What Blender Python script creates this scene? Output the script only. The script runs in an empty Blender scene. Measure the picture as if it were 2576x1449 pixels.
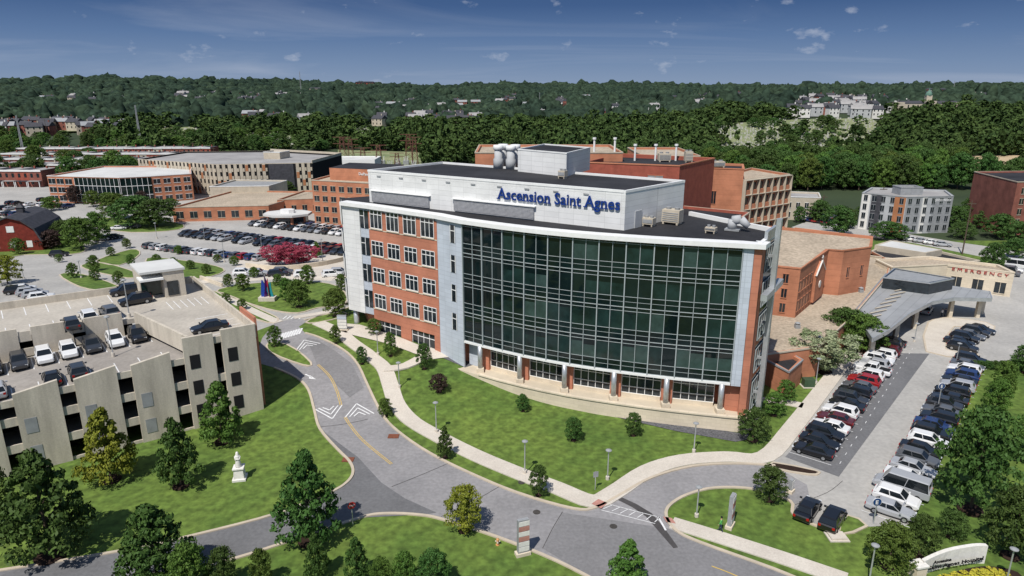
import bpy,bmesh,math,random
import numpy as np
from mathutils import Vector,Matrix
rnd=random.Random(7)
sc=bpy.context.scene; C=sc.collection
F=1717.;PT=math.radians(16.5);CP=math.cos(PT);SP=math.sin(PT);H=44.
def S(t): t=max(0.,min(1.,t)); return t*t*(3-2*t)
def h0(x,y): return 3.5*S((y-80)/28)*S((15-x)/32)*(1-S((y-130)/60))
GC=6.
def hh(x,y):
    if y<=78 or y>=198 or x>=24: return 0.
    i=math.floor(x/GC);j=math.floor(y/GC);fx=x/GC-i;fy=y/GC-j
    a=h0((i+1)*GC,j*GC);b=h0(i*GC,(j+1)*GC)
    if fx+fy<=1: return h0(i*GC,j*GC)*(1-fx-fy)+a*fx+b*fy
    return h0((i+1)*GC,(j+1)*GC)*(fx+fy-1)+a*(1-fy)+b*(1-fx)
def hfar(x,y):
    if y<440: return 0.
    lx=x/y; t=S((y-700)/2600)
    r=17*S((y-450)/400)*S((lx-.2)/.12)*(1-S((y-1100)/900))
    if y<650: return r
    return r+t*(28+28*S((-lx+.15)/.9)+6*math.sin(x*.0035)+4*math.sin(x*.011+2)+3*math.sin(y*.006+x*.002))+4*S((y-650)/300)*math.sin(x*.006+y*.004)
def gz(x,y): return hh(x,y)+hfar(x,y)
def P(px,py,z=None):
    u=(px-1288)/F;v=(724.5-py)/F;dy=CP+SP*v;dz=-SP+CP*v
    if z is not None:
        t=(z-H)/dz; return (u*t,dy*t)
    z=0.
    for _ in range(30):
        t=(z-H)/dz; z=.5*z+.5*hh(u*t,dy*t)
    t=(z-H)/dz; return (u*t,dy*t)
def PF(px,py):
    u=(px-1288)/F;v=(724.5-py)/F;dy=CP+SP*v;dz=-SP+CP*v;y=250.
    while y<3600:
        if H+y*dz/dy<=gz(u*y/dy,y):break
        y*=1.006
    return (u*y/dy,y)
def zat(py,Y):
    v=(724.5-py)/F; return H+Y*(-SP+CP*v)/(CP+SP*v)
def pj(x,y,z):
    zc=y*CP-(z-H)*SP; vc=y*SP+(z-H)*CP
    return (1288+F*x/zc,724.5-F*vc/zc)
def ordn(n):
    w=['first','second','third','fourth','fifth','sixth','seventh','eighth','ninth','tenth','eleventh','twelfth','thirteenth','fourteenth','fifteenth','sixteenth','seventeenth','eighteenth','nineteenth','twentieth']
    if n<=20: return w[n-1]
    return '%d%s'%(n,{1:'st',2:'nd',3:'rd'}.get(n%10,'th'))
# ---------- materials
def mk(name,col,rough=.8,var=.12,scale=.6,metal=0.,col2=None,bump=0.,rndv=0.,spec=.3,fine=0.):
    m=bpy.data.materials.new(name);m.use_nodes=True;N=m.node_tree.nodes;L=m.node_tree.links
    b=N['Principled BSDF'];b.inputs['Roughness'].default_value=rough;b.inputs['Metallic'].default_value=metal
    b.inputs['Specular IOR Level'].default_value=spec
    tc=N.new('ShaderNodeTexCoord');no=N.new('ShaderNodeTexNoise');no.inputs['Scale'].default_value=scale;no.inputs['Detail'].default_value=5;no.inputs['Roughness'].default_value=.65
    L.new(tc.outputs['Object'],no.inputs['Vector'])
    mx=N.new('ShaderNodeMix');mx.data_type='RGBA'
    c2=col2 if col2 else tuple(c*(1-2*var) for c in col); c1=col if col2 else tuple(min(1,c*(1+var)) for c in col)
    mx.inputs[6].default_value=(*c1,1);mx.inputs[7].default_value=(*c2,1)
    mr=N.new('ShaderNodeMapRange');mr.inputs[1].default_value=.3;mr.inputs[2].default_value=.7
    L.new(no.outputs[0],mr.inputs[0]);L.new(mr.outputs[0],mx.inputs[0])
    out=mx.outputs[2]
    if fine>0:
        n2=N.new('ShaderNodeTexNoise');n2.inputs['Scale'].default_value=scale*18;n2.inputs['Detail'].default_value=3
        L.new(tc.outputs['Object'],n2.inputs['Vector'])
        r2=N.new('ShaderNodeMapRange');r2.inputs[1].default_value=.3;r2.inputs[2].default_value=.7;r2.inputs[3].default_value=1-fine;r2.inputs[4].default_value=1+fine
        L.new(n2.outputs[0],r2.inputs[0])
        v=N.new('ShaderNodeVectorMath');v.operation='SCALE';L.new(out,v.inputs[0]);L.new(r2.outputs[0],v.inputs['Scale']);out=v.outputs[0]
    if rndv>0:
        oi=N.new('ShaderNodeObjectInfo');hs=N.new('ShaderNodeHueSaturation')
        a=N.new('ShaderNodeMapRange');a.inputs[3].default_value=.5-.05*rndv;a.inputs[4].default_value=.5+.04*rndv
        c=N.new('ShaderNodeMapRange');c.inputs[3].default_value=1-.35*rndv;c.inputs[4].default_value=1+.35*rndv
        L.new(oi.outputs['Random'],a.inputs[0]);L.new(oi.outputs['Random'],c.inputs[0])
        L.new(a.outputs[0],hs.inputs['Hue']);L.new(c.outputs[0],hs.inputs['Value']);L.new(out,hs.inputs['Color']);out=hs.outputs[0]
    L.new(out,b.inputs['Base Color'])
    return m
def panelmat(name,col,d,w,h,line=.55,rough=.5,lw=.05,var=.06,off=0.):
    m=mk(name,col,rough,var,.25);N=m.node_tree.nodes;L=m.node_tree.links;b=N['Principled BSDF']
    src=b.inputs['Base Color'].links[0].from_socket
    g=N.new('ShaderNodeNewGeometry');dt=N.new('ShaderNodeVectorMath');dt.operation='DOT_PRODUCT';dt.inputs[1].default_value=(d[0],d[1],0)
    L.new(g.outputs['Position'],dt.inputs[0]);sp=N.new('ShaderNodeSeparateXYZ');L.new(g.outputs['Position'],sp.inputs[0])
    cb=N.new('ShaderNodeCombineXYZ');L.new(dt.outputs['Value'],cb.inputs[0]);L.new(sp.outputs[2],cb.inputs[1])
    br=N.new('ShaderNodeTexBrick');br.offset=off;br.inputs['Scale'].default_value=1;br.inputs['Mortar Size'].default_value=lw;br.inputs['Brick Width'].default_value=w;br.inputs['Row Height'].default_value=h
    br.inputs['Color1'].default_value=(1,1,1,1);br.inputs['Color2'].default_value=(.9,.9,.9,1);br.inputs['Mortar'].default_value=(line,line,line,1)
    L.new(cb.outputs[0],br.inputs['Vector'])
    mx=N.new('ShaderNodeMix');mx.data_type='RGBA';mx.blend_type='MULTIPLY';mx.inputs[0].default_value=1
    L.new(src,mx.inputs[6]);L.new(br.outputs['Color'],mx.inputs[7]);L.new(mx.outputs[2],b.inputs['Base Color'])
    return m
M={}
M['grass']=mk('lawn_grass',(.13,.185,.034),.9,scale=.07,col2=(.065,.12,.022),fine=.34)
def stripes(m,d,w,a):
    N=m.node_tree.nodes;L=m.node_tree.links;b=N['Principled BSDF'];src=b.inputs['Base Color'].links[0].from_socket
    g=N.new('ShaderNodeNewGeometry');dt=N.new('ShaderNodeVectorMath');dt.operation='DOT_PRODUCT';dt.inputs[1].default_value=(d[0],d[1],0)
    L.new(g.outputs['Position'],dt.inputs[0]);mu=N.new('ShaderNodeMath');mu.operation='MULTIPLY';mu.inputs[1].default_value=6.283/w;L.new(dt.outputs['Value'],mu.inputs[0])
    si=N.new('ShaderNodeMath');si.operation='SINE';L.new(mu.outputs[0],si.inputs[0])
    mr=N.new('ShaderNodeMapRange');mr.inputs[1].default_value=-.6;mr.inputs[2].default_value=.6;mr.inputs[3].default_value=1-a;mr.inputs[4].default_value=1+a;L.new(si.outputs[0],mr.inputs[0])
    v=N.new('ShaderNodeVectorMath');v.operation='SCALE';L.new(src,v.inputs[0]);L.new(mr.outputs[0],v.inputs['Scale']);L.new(v.outputs[0],b.inputs['Base Color'])
stripes(M['grass'],(.78,-.62),2.2,.08)
M['asph']=mk('road_asphalt',(.29,.28,.285),.9,scale=.12,col2=(.21,.205,.21),fine=.12)
M['asphd']=mk('dark_asphalt',(.165,.165,.172),.9,scale=.15,col2=(.125,.125,.13),fine=.12)
M['asphm']=mk('mid_asphalt',(.215,.21,.215),.9,scale=.15,col2=(.17,.167,.17),fine=.12)
M['stain']=mk('damp_stain',(.075,.07,.07),.6,.15,.8)
M['pave']=mk('pale_paving',(.42,.405,.38),.9,scale=.1,col2=(.31,.3,.285),fine=.1)
M['walk']=mk('walk_concrete',(.6,.55,.48),.9,scale=.3,col2=(.5,.45,.39),fine=.09)
M['kerb']=mk('kerb_concrete',(.54,.46,.36),.9,scale=.5,col2=(.43,.37,.29))
M['white']=mk('white_paint',(.72,.72,.72),.6,.1,2)
M['yellow']=mk('yellow_paint',(.62,.42,.10),.7,.12,2)
M['brick']=panelmat('red_brick',(.50,.20,.125),(.85,-.52),50,.9,.8,.85,.04,.12)
M['brick2']=panelmat('orange_brick',(.50,.21,.12),(.6,.8),50,1.2,.82,.85,.05,.14)
M['brickd']=mk('dark_red_brick',(.33,.09,.06),.8,.12,.8)
M['brickr']=mk('row_brick',(.27,.1,.075),.85,.2,.3)
M['wpanel']=panelmat('white_metal_panel',(.76,.76,.75),(.852,-.524),2.4,.8,.76,.45,.03)
M['bpanel']=panelmat('blue_grey_panel',(.52,.57,.64),(.62,-.78),1.4,.7,.78,.4,.03)
M['trim']=mk('white_trim',(.78,.78,.77),.45,.04,1)
M['lgrey']=mk('light_grey_render',(.42,.43,.44),.8,.08,.5)
M['mull']=mk('mullion_metal',(.36,.40,.41),.45,.05,1)
M['lime']=panelmat('limestone',(.68,.59,.46),(.92,-.4),1.2,.5,.82,.85,.02,.08,.5)
M['glass']=mk('teal_glass',(.006,.014,.015),.04,.3,.15,spec=.5)
M['glass2']=mk('blind_glass',(.013,.032,.031),.1,.3,.4,spec=.5)
M['glass3']=mk('pale_blind_glass',(.036,.066,.062),.12,.2,.6,spec=.5)
M['span']=mk('spandrel_glass',(.006,.016,.017),.08,.3,.4,spec=.45)
M['dglass']=mk('dark_window_glass',(.02,.028,.035),.08,.3,1,spec=.6)
M['steel']=mk('brushed_steel',(.5,.52,.54),.35,.1,1,metal=.5)
M['grey']=mk('grey_metal',(.3,.31,.32),.5,.1,1)
M['roofd']=mk('dark_membrane_roof',(.028,.028,.032),.85,.25,.15,fine=.15)
M['roofw']=mk('white_membrane_roof',(.62,.62,.6),.8,scale=.12,col2=(.48,.48,.47))
M['roofg']=mk('grey_membrane_roof',(.36,.35,.34),.85,scale=.1,col2=(.24,.23,.23))
M['rooft']=mk('tan_gravel_roof',(.46,.38,.29),.95,scale=.1,col2=(.32,.265,.2),fine=.25)
M['conc']=mk('stained_concrete',(.6,.54,.45),.9,scale=.35,col2=(.4,.36,.3),fine=.08)
for n in M['conc'].node_tree.nodes:
    if n.type=='TEX_NOISE' and n.inputs['Scale'].default_value<1:
        mp=M['conc'].node_tree.nodes.new('ShaderNodeMapping');mp.inputs['Scale'].default_value=(2.2,2.2,.3)
        l=n.inputs['Vector'].links[0].from_socket;M['conc'].node_tree.links.new(l,mp.inputs[0]);M['conc'].node_tree.links.new(mp.outputs[0],n.inputs['Vector'])
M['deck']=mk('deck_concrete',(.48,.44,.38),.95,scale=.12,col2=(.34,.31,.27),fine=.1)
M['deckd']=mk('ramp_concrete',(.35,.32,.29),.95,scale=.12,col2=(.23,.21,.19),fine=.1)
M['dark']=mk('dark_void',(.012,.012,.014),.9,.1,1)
M['leaf']=mk('leaf_green',(.1,.165,.03),.65,scale=1.2,col2=(.048,.098,.017),rndv=.5,spec=.2)
M['leafd']=mk('leaf_dark_green',(.068,.125,.028),.65,scale=1.2,col2=(.03,.068,.014),rndv=.5,spec=.2)
M['leafy']=mk('leaf_yellow_green',(.22,.24,.026),.65,scale=1.2,col2=(.12,.155,.02),rndv=.2,spec=.2)
M['leafr']=mk('leaf_purple_dark',(.045,.025,.02),.65,.3,1.6)
M['leafp']=mk('pink_blossom',(.45,.06,.12),.7,scale=2,col2=(.2,.04,.05))
M['leafw']=mk('leaf_with_white_blossom',(.36,.38,.24),.7,scale=1.6,col2=(.05,.12,.02))
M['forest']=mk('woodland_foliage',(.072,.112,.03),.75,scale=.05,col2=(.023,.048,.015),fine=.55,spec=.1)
M['forestf']=mk('far_foliage_haze_tinted',(.04,.062,.036),.9,scale=.008,col2=(.015,.028,.022),fine=.6,spec=.05)  # distance haze is put into this bluish, duller foliage colour
M['bark']=mk('bark',(.11,.08,.06),.9,.2,4)
M['mulch']=mk('mulch',(.03,.016,.011),.95,.2,2)
M['tyre']=mk('tyre_rubber',(.015,.015,.016),.8,.1,3)
M['rim']=mk('alloy_rim',(.45,.46,.47),.35,.05,3,metal=.7)
M['cglass']=mk('car_glass',(.012,.015,.018),.06,.1,1,spec=.6)
M['lamp']=mk('headlamp_glass',(.65,.67,.7),.15,.05,3,spec=.6)
M['tail']=mk('tail_lamp_red',(.35,.01,.01),.2,.05,3,spec=.6)
M['sign_blue']=mk('sign_blue',(.006,.035,.2),.5,.05,1)
M['e_blue']=mk('parking_blue',(.012,.05,.16),.5,.05,1)
M['sign_red']=mk('sign_red',(.4,.03,.03),.5,.05,1)
M['stone']=mk('white_stone',(.72,.7,.66),.8,.08,3)
M['gstone']=mk('weathered_stone',(.5,.49,.45),.85,.2,3)
M['rust']=mk('rusty_lattice_steel',(.16,.07,.05),.8,.15,1)
M['tan']=mk('tan_render',(.5,.44,.35),.85,.1,.5)
M['orange']=mk('orange_brown_panel',(.4,.17,.08),.8,.1,.5)
M['slate']=mk('slate_roof',(.06,.06,.07),.7,.2,1)
M['barn']=mk('barn_red',(.2,.03,.02),.8,.2,1)
M['skin']=mk('skin',(.45,.27,.19),.6,.05,3)
M['cloth']=mk('dark_clothing',(.03,.04,.07),.9,.1,3)
M['clothg']=mk('green_clothing',(.1,.4,.1),.9,.1,3)
M['clothw']=mk('pale_clothing',(.6,.6,.62),.9,.1,3)
M['hydr']=mk('hydrant_paint',(.6,.3,.12),.5,.1,3)
M['ubox']=mk('green_utility_paint',(.05,.09,.05),.5,.1,3)
M['flower']=mk('yellow_flowers',(.6,.5,.05),.8,scale=4,col2=(.25,.28,.03))
M['cem']=mk('cemetery_grass',(.27,.28,.15),.95,scale=.05,col2=(.14,.18,.08),fine=.3)
M['sand']=mk('bare_sand',(.5,.38,.24),.95,.15,.05)
M['drain']=mk('rusty_drain',(.2,.07,.04),.8,.15,4)
M['iron']=mk('cast_iron',(.06,.055,.05),.8,.15,4)
M['redp']=mk('red_tactile_paving',(.45,.22,.18),.9,.1,2)
M['gravel']=mk('dark_gravel',(.12,.12,.13),.95,.3,4)
PAINT={'white':(.72,.72,.72),'black':(.008,.008,.01),'silver':(.36,.37,.39),'grey':(.1,.105,.115),'blue':(.015,.035,.12),'red':(.3,.012,.015),'dark grey':(.03,.032,.037),'maroon':(.09,.01,.012)}
for k,c in PAINT.items():
    m=mk('car_paint_'+k.replace(' ','_'),c,.28,.03,1,spec=.5);m.node_tree.nodes['Principled BSDF'].inputs['Coat Weight'].default_value=.6;M['p_'+k]=m
# ---------- mesh builder
class MB:
    def __init__(s): s.v=[];s.f=[];s.m=[]
    def add(s,vs,fs,mi=0):
        o=len(s.v);s.v+=[tuple(v) for v in vs];s.f+=[tuple(i+o for i in f) for f in fs];s.m+=[mi]*len(fs)
    def hexa(s,b,t,mi=0):
        s.add(list(b)+list(t),[(3,2,1,0),(4,5,6,7),(0,1,5,4),(1,2,6,5),(2,3,7,6),(3,0,4,7)],mi)
    def box(s,x0,x1,y0,y1,z0,z1,mi=0):
        s.hexa([(x0,y0,z0),(x1,y0,z0),(x1,y1,z0),(x0,y1,z0)],[(x0,y0,z1),(x1,y0,z1),(x1,y1,z1),(x0,y1,z1)],mi)
    def prism(s,poly,z0,z1,mi=0,cap=True,capm=None,bot=True):
        n=len(poly);vs=[(p[0],p[1],z0) for p in poly]+[(p[0],p[1],z1) for p in poly]
        s.add(vs,[(i,(i+1)%n,(i+1)%n+n,i+n) for i in range(n)],mi)
        if cap:
            s.add([(p[0],p[1],z1) for p in poly],[tuple(range(n))],mi if capm is None else capm)
            if bot: s.add([(p[0],p[1],z0) for p in poly],[tuple(reversed(range(n)))],mi)
    def tube(s,a,b,r0,r1=None,n=8,mi=0):
        r1=r0 if r1 is None else r1;a=Vector(a);b=Vector(b);d=(b-a).normalized()
        u=d.orthogonal().normalized();w=d.cross(u);vs=[]
        for p,r in((a,r0),(b,r1)):
            for i in range(n):
                t=2*math.pi*i/n;vs.append(p+(u*math.cos(t)+w*math.sin(t))*r)
        s.add(vs,[(i,(i+1)%n,(i+1)%n+n,i+n) for i in range(n)]+[tuple(reversed(range(n))),tuple(range(n,2*n))],mi)
    def lathe(s,prof,c=(0,0),n=12,mi=0):
        vs=[]
        for r,z in prof:
            for i in range(n):
                t=2*math.pi*i/n;vs.append((c[0]+r*math.cos(t),c[1]+r*math.sin(t),z))
        fs=[]
        for k in range(len(prof)-1):
            for i in range(n): fs.append((k*n+i,k*n+(i+1)%n,(k+1)*n+(i+1)%n,(k+1)*n+i))
        fs.append(tuple(reversed(range(n))));fs.append(tuple(range((len(prof)-1)*n,len(prof)*n)))
        s.add(vs,fs,mi)
    def loft(s,secs,mi=0):
        n=len(secs[0]);vs=[p for q in secs for p in q];fs=[]
        for k in range(len(secs)-1):
            for i in range(n): fs.append((k*n+i,k*n+(i+1)%n,(k+1)*n+(i+1)%n,(k+1)*n+i))
        fs.append(tuple(reversed(range(n))));fs.append(tuple(range((len(secs)-1)*n,len(secs)*n)))
        s.add(vs,fs,mi)
    def mesh(s,name,mats,org=(0,0,0),smooth=False):
        me=bpy.data.meshes.new(name);me.from_pydata([(v[0]-org[0],v[1]-org[1],v[2]-org[2]) for v in s.v],[],s.f)
        for m in (mats if isinstance(mats,(list,tuple)) else [mats]): me.materials.append(m)
        me.polygons.foreach_set('material_index',s.m)
        if smooth: me.polygons.foreach_set('use_smooth',[True]*len(s.f))
        bm=bmesh.new();bm.from_mesh(me);bmesh.ops.recalc_face_normals(bm,faces=bm.faces);bm.to_mesh(me);bm.free()
        return me
    def build(s,name,mats,parent=None,smooth=False,top=None,org=None):
        if org is None:
            org=(0,0,0)
            q=parent
            while q is not None:
                if q.get('org') is not None: org=tuple(q['org'])
                q=q.parent
        o=bpy.data.objects.new(name,s.mesh(name,mats,org,smooth));C.objects.link(o);o.parent=parent
        return o
def B(): return MB()
def tag(o,label=None,cat=None,group=None,kind=None):
    if label:o['label']=label
    if cat:o['category']=cat
    if group:o['group']=group
    if kind:o['kind']=kind
    return o
def thing(name,label,cat,loc=(0,0,0),group=None,rz=0,world=False):
    o=bpy.data.objects.new(name,None);C.objects.link(o);o.location=loc;o.rotation_euler=(0,0,rz)
    if world:o['org']=list(loc)
    return tag(o,label,cat,group)
def link(name,me,parent=None,loc=(0,0,0)):
    o=bpy.data.objects.new(name,me);C.objects.link(o);o.parent=parent;o.location=loc;return o
class Fr:
    def __init__(s,p0,p1):
        s.p=Vector((p0[0],p0[1],0));d=Vector((p1[0]-p0[0],p1[1]-p0[1],0));s.L=d.length;s.d=d.normalized();s.n=Vector((s.d.y,-s.d.x,0))
    def pt(s,a,o,z): q=s.p+s.d*a+s.n*o; return (q.x,q.y,z)
    def box(s,mb,a0,a1,z0,z1,o0,o1,mi=0):
        mb.hexa([s.pt(a0,o0,z0),s.pt(a1,o0,z0),s.pt(a1,o1,z0),s.pt(a0,o1,z0)],[s.pt(a0,o0,z1),s.pt(a1,o0,z1),s.pt(a1,o1,z1),s.pt(a0,o1,z1)],mi)
def cr(pts,n=5,closed=False):
    out=[];N=len(pts)
    rng=range(N) if closed else range(N-1)
    for i in rng:
        if closed: a,b,c,d=pts[i-1],pts[i],pts[(i+1)%N],pts[(i+2)%N]
        else: a=pts[max(i-1,0)];b=pts[i];c=pts[i+1];d=pts[min(i+2,N-1)]
        for k in range(n):
            t=k/n
            out.append(tuple(.5*(2*b[j]+(-a[j]+c[j])*t+(2*a[j]-5*b[j]+4*c[j]-d[j])*t*t+(-a[j]+3*b[j]-3*c[j]+d[j])*t**3) for j in (0,1)))
    if not closed: out.append(tuple(pts[-1][:2]))
    return out
def earclip(pts):
    # plain ear clipping of one simple polygon, counter-clockwise
    n=len(pts);A=sum(pts[i][0]*pts[(i+1)%n][1]-pts[(i+1)%n][0]*pts[i][1] for i in range(n))
    idx=list(range(n)) if A>0 else list(range(n))[::-1];tr=[]
    def crs(a,b,c):return (b[0]-a[0])*(c[1]-a[1])-(b[1]-a[1])*(c[0]-a[0])
    g=0
    while len(idx)>3 and g<20000:
        g+=1;ok=False
        for k in range(len(idx)):
            a,b,c=idx[k-1],idx[k],idx[(k+1)%len(idx)];pa_,pb_,pc_=pts[a],pts[b],pts[c]
            if crs(pa_,pb_,pc_)<=1e-9:continue
            if any(crs(pa_,pb_,pts[q])>=0 and crs(pb_,pc_,pts[q])>=0 and crs(pc_,pa_,pts[q])>=0 for q in idx if q not in(a,b,c)):continue
            tr.append((a,b,c));idx.pop(k);ok=True;break
        if not ok:
            idx.pop(min(range(len(idx)),key=lambda k:abs(crs(pts[idx[k-1]],pts[idx[k]],pts[idx[(k+1)%len(idx)]]))))
    tr.append(tuple(idx));return tr
def cutsheet(bm,z):
    xs=[v.co.x for v in bm.verts];ys=[v.co.y for v in bm.verts]
    if max(ys)>78 and min(ys)<198 and min(xs)<24:
        def cut(co,no):
            bmesh.ops.bisect_plane(bm,geom=bm.verts[:]+bm.edges[:]+bm.faces[:],plane_co=co,plane_no=no,dist=1e-5)
        for j in range(13,34):
            if min(ys)<j*GC<max(ys): cut((0,j*GC,0),(0,1,0))
        for i in range(-34,5):
            if min(xs)<i*GC<max(xs): cut((i*GC,0,0),(1,0,0))
        ss=[v.co.x+v.co.y for v in bm.verts]
        for k in range(-22,37):
            if min(ss)<k*GC<max(ss): cut((k*GC,0,0),(1,1,0))
    for v in bm.verts: v.co.z=hh(v.co.x,v.co.y)+z
def sheet(name,polys,z,mat,kind='structure',label=None,cat=None):
    bm=bmesh.new()
    for poly in polys:
        pp_=[tuple(p[:2]) for p in poly]
        q_=[p for i,p in enumerate(pp_) if math.dist(p,pp_[i-1])>.02]
        vs=[bm.verts.new((p[0],p[1],0)) for p in q_]
        for t in earclip(q_): bm.faces.new([vs[i] for i in t])
    cutsheet(bm,z)
    for f in bm.faces:
        f.normal_update()
        if f.normal.z<0: f.normal_flip()
    me=bpy.data.meshes.new(name);bm.to_mesh(me);bm.free();me.materials.append(mat)
    o=bpy.data.objects.new(name,me);C.objects.link(o)
    if kind:o['kind']=kind
    return tag(o,label,cat)
def PX(l): return [P(*p) for p in l]
def densify(pts,step=2.):
    out=[]
    for a,b in zip(pts[:-1],pts[1:]):
        n=max(1,int(math.dist(a,b)/step))
        for k in range(n): out.append((a[0]+(b[0]-a[0])*k/n,a[1]+(b[1]-a[1])*k/n))
    return out+[pts[-1]]
def ribbon(mb,pts,w,z0,z1,closed=False):
    if closed: pts=list(pts)+[pts[0]]
    pts=densify(pts,2.);n=len(pts);secs=[]
    for i,p in enumerate(pts):
        a=pts[max(i-1,0)];b=pts[min(i+1,n-1)]
        if closed and i in(0,n-1): a,b=pts[-2],pts[1]
        d=Vector((b[0]-a[0],b[1]-a[1])).normalized() if math.dist(a,b)>1e-6 else Vector((1,0));q=Vector((-d.y,d.x))*w/2
        h=hh(*p)
        secs.append([(p[0]+q.x,p[1]+q.y,h+z0),(p[0]-q.x,p[1]-q.y,h+z0),(p[0]-q.x,p[1]-q.y,h+z1),(p[0]+q.x,p[1]+q.y,h+z1)])
    mb.loft(secs)
def kerb(pxs,closed=False,n=4):
    pts=cr(PX(pxs),n,closed);mb=B();ribbon(mb,pts,.34,-.15,.15,closed);o=mb.build('kerb',M['kerb']);o['kind']='structure'
def walkway(pxs,w,n=4,name='pavement'):
    pts=cr(PX(pxs),n);mb=B();ribbon(mb,pts,w,-.1,.13);o=mb.build(name,M['walk']);o['kind']='structure'
# ---------- ground
bm=bmesh.new()
vs=[bm.verts.new(c) for c in((-9000,-200,0),(9000,-200,0),(9000,640,0),(-9000,640,0))];bm.faces.new(vs[:3]);bm.faces.new((vs[0],vs[2],vs[3]))
cutsheet(bm,0.)
xs=list(range(-9000,9001,250));ys=[640]+list(range(700,1500,100))+list(range(1500,6000,300))+[9000]
gv={}
for j,y in enumerate(ys):
    for x in xs: gv[(x,j)]=bm.verts.new((x,y,hfar(x,y)-(1.5 if j>0 else 0)))
for j in range(len(ys)-1):
    for x in xs[:-1]: bm.faces.new((gv[(x,j)],gv[(x+250,j)],gv[(x+250,j+1)],gv[(x,j+1)]))
for f in bm.faces:
    f.normal_update()
    if f.normal.z<0:f.normal_flip()
me=bpy.data.meshes.new('ground');bm.to_mesh(me);bm.free()
me.materials.append(M['grass']);M['under']=mk('woodland_floor',(.045,.065,.028),.95,scale=.02,col2=(.025,.04,.018));me.materials.append(M['under'])
for p in me.polygons:
    if p.center.y>300: p.material_index=1
o=bpy.data.objects.new('ground',me);C.objects.link(o);o['kind']='structure'
# roads
LK=[(-100,1452),(300,1388),(490,1347),(700,1292),(830,1240),(872,1215),(888,1190),(880,1163),(850,1132),(805,1080),(790,1030),(775,980),(745,950),(690,925)]
LOW=[(1530,1480),(1400,1412),(1250,1352),(1120,1310),(1060,1297),(970,1293),(900,1305),(720,1365),(595,1405),(430,1449),(300,1490)]
UP=[(768,838),(800,848),(850,872),(895,910),(925,970),(960,1040),(1000,1085),(1080,1140),(1180,1190),(1300,1240),(1440,1280),(1500,1277),(1560,1246),(1640,1202),(1740,1174),(1850,1167),(1950,1172)]
RB=[(2110,1345),(2000,1300),(1988,1262),(1900,1232),(1800,1228),(1730,1245),(1685,1272),(1676,1300),(1700,1335),(1760,1365),(1945,1432),(2060,1480)]
c3=lambda l:cr(PX(l),4)
main=c3(LOW)+PX([(-100,1490)])+c3(LK)+PX([(640,910),(660,850),(690,815),(740,800),(775,806),(752,822)])+c3(UP)+PX([(2050,1185),(2150,1230),(2130,1300)])+c3(RB)
sheet('road',[main],.012,M['asph'])
lot=PX([(1940,1168),(2010,1055),(2100,950),(2215,845),(2300,775),(2420,715),(2660,660),(2760,800),(2700,905),(2445,912),(2400,1010),(2330,1200),(2290,1320),(2190,1325),(2125,1325),(2110,1346),(2050,1320),(2030,1220)])
sheet('car_park_surface',[lot],.02,M['pave'])
sheet('asphalt_patch',[PX([(805,1078),(850,1132),(882,1163),(888,1190),(872,1215),(830,1240),(700,1292),(490,1347),(300,1388),(-90,1453),(-90,1488),(310,1487),(430,1449),(595,1403),(720,1363),(900,1303),(1060,1295),(1098,1290),(1020,1255),(960,1215),(900,1150)])],.03,M['asphd'])
sheet('asphalt_patch',[PX([(1415,1290),(1680,1330),(1760,1367),(1945,1434),(2050,1478),(1530,1478),(1365,1380)])],.032,M['asphm'])
sheet('asphalt_patch',[PX([(2212,888),(2338,890),(2110,1200),(1975,1150),(2085,1030)])],.034,M['asphd'])
sheet('asphalt_patch',[PX([(770,850),(800,856),(885,915),(915,975),(880,1000),(800,925)])],.033,M['asphm'])
sheet('damp_stain',[PX([(1556,1248),(1600,1268),(1640,1292),(1672,1330),(1706,1378),(1694,1380),(1655,1335),(1625,1300),(1590,1276),(1548,1255)])],.04,M['stain'])
tar=[]
pv=[(-160,860),(-160,470),(440,470),(870,505),(905,700),(885,772),(800,797),(765,806),(740,802),(690,816),(600,850),(300,900)]
sheet('paved_ground',[PX(pv)],.006,M['pave'])
kerb(LK);kerb(LOW);kerb(UP);kerb(RB)
kerb([(2445,912),(2400,1010),(2330,1200),(2290,1320)])
kerb([(765,806),(800,797),(885,772)])
def island(pxs,smooth=3,mat='grass'):
    pts=cr(PX(pxs),smooth,True);o=sheet('lawn',[pts],.125,M[mat]);mb=B();ribbon(mb,pts,.3,-.1,.15,True);k=mb.build('kerb',M['kerb']);k['kind']='structure'
island([(675,865),(722,868),(782,913),(762,919),(682,888)])
island([(545,735),(590,720),(660,712),(750,708),(830,715),(866,735),(868,765),(800,775),(750,788),(690,782),(620,762)])
island([(385,648),(520,665),(565,682),(500,702),(420,690),(370,665)])
island([(150,692),(205,690),(300,722),(270,732),(200,722)])
island([(-60,655),(60,642),(180,640),(215,625),(160,585),(-60,570)])
island([(245,655),(330,628),(352,640),(300,668)])
island([(205,668),(260,662),(350,690),(320,700),(230,682)])
island([(250,548),(440,560),(450,578),(330,585),(240,570)])
island([(500,733),(560,738),(660,782),(700,803),(672,812),(570,775)])
island([(770,812),(800,797),(862,786),(866,797),(800,812)],2)
island([(1945,1165),(2050,1185),(2058,1193),(2035,1195),(1950,1180)],2,'mulch')
island([(2335,812),(2385,800),(2480,812),(2500,830),(2400,822),(2380,880),(2460,892),(2440,900),(2330,885)],2,'walk')
island([(2130,1298),(2180,1325),(2110,1346)],2)
walkway([(800,812),(850,835),(885,862),(930,895),(965,925),(982,970),(1000,1020),(1040,1063),(1110,1103),(1200,1148),(1300,1190),(1400,1228),(1490,1262),(1545,1240),(1630,1185),(1720,1158),(1830,1150),(1925,1150),(1995,1075),(2085,960),(2130,905),(2175,865)],2.4)
walkway([(965,928),(1020,920),(1075,893)],2.2)
walkway([(1690,1316),(1800,1350),(1960,1402),(2130,1460)],2.)
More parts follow.
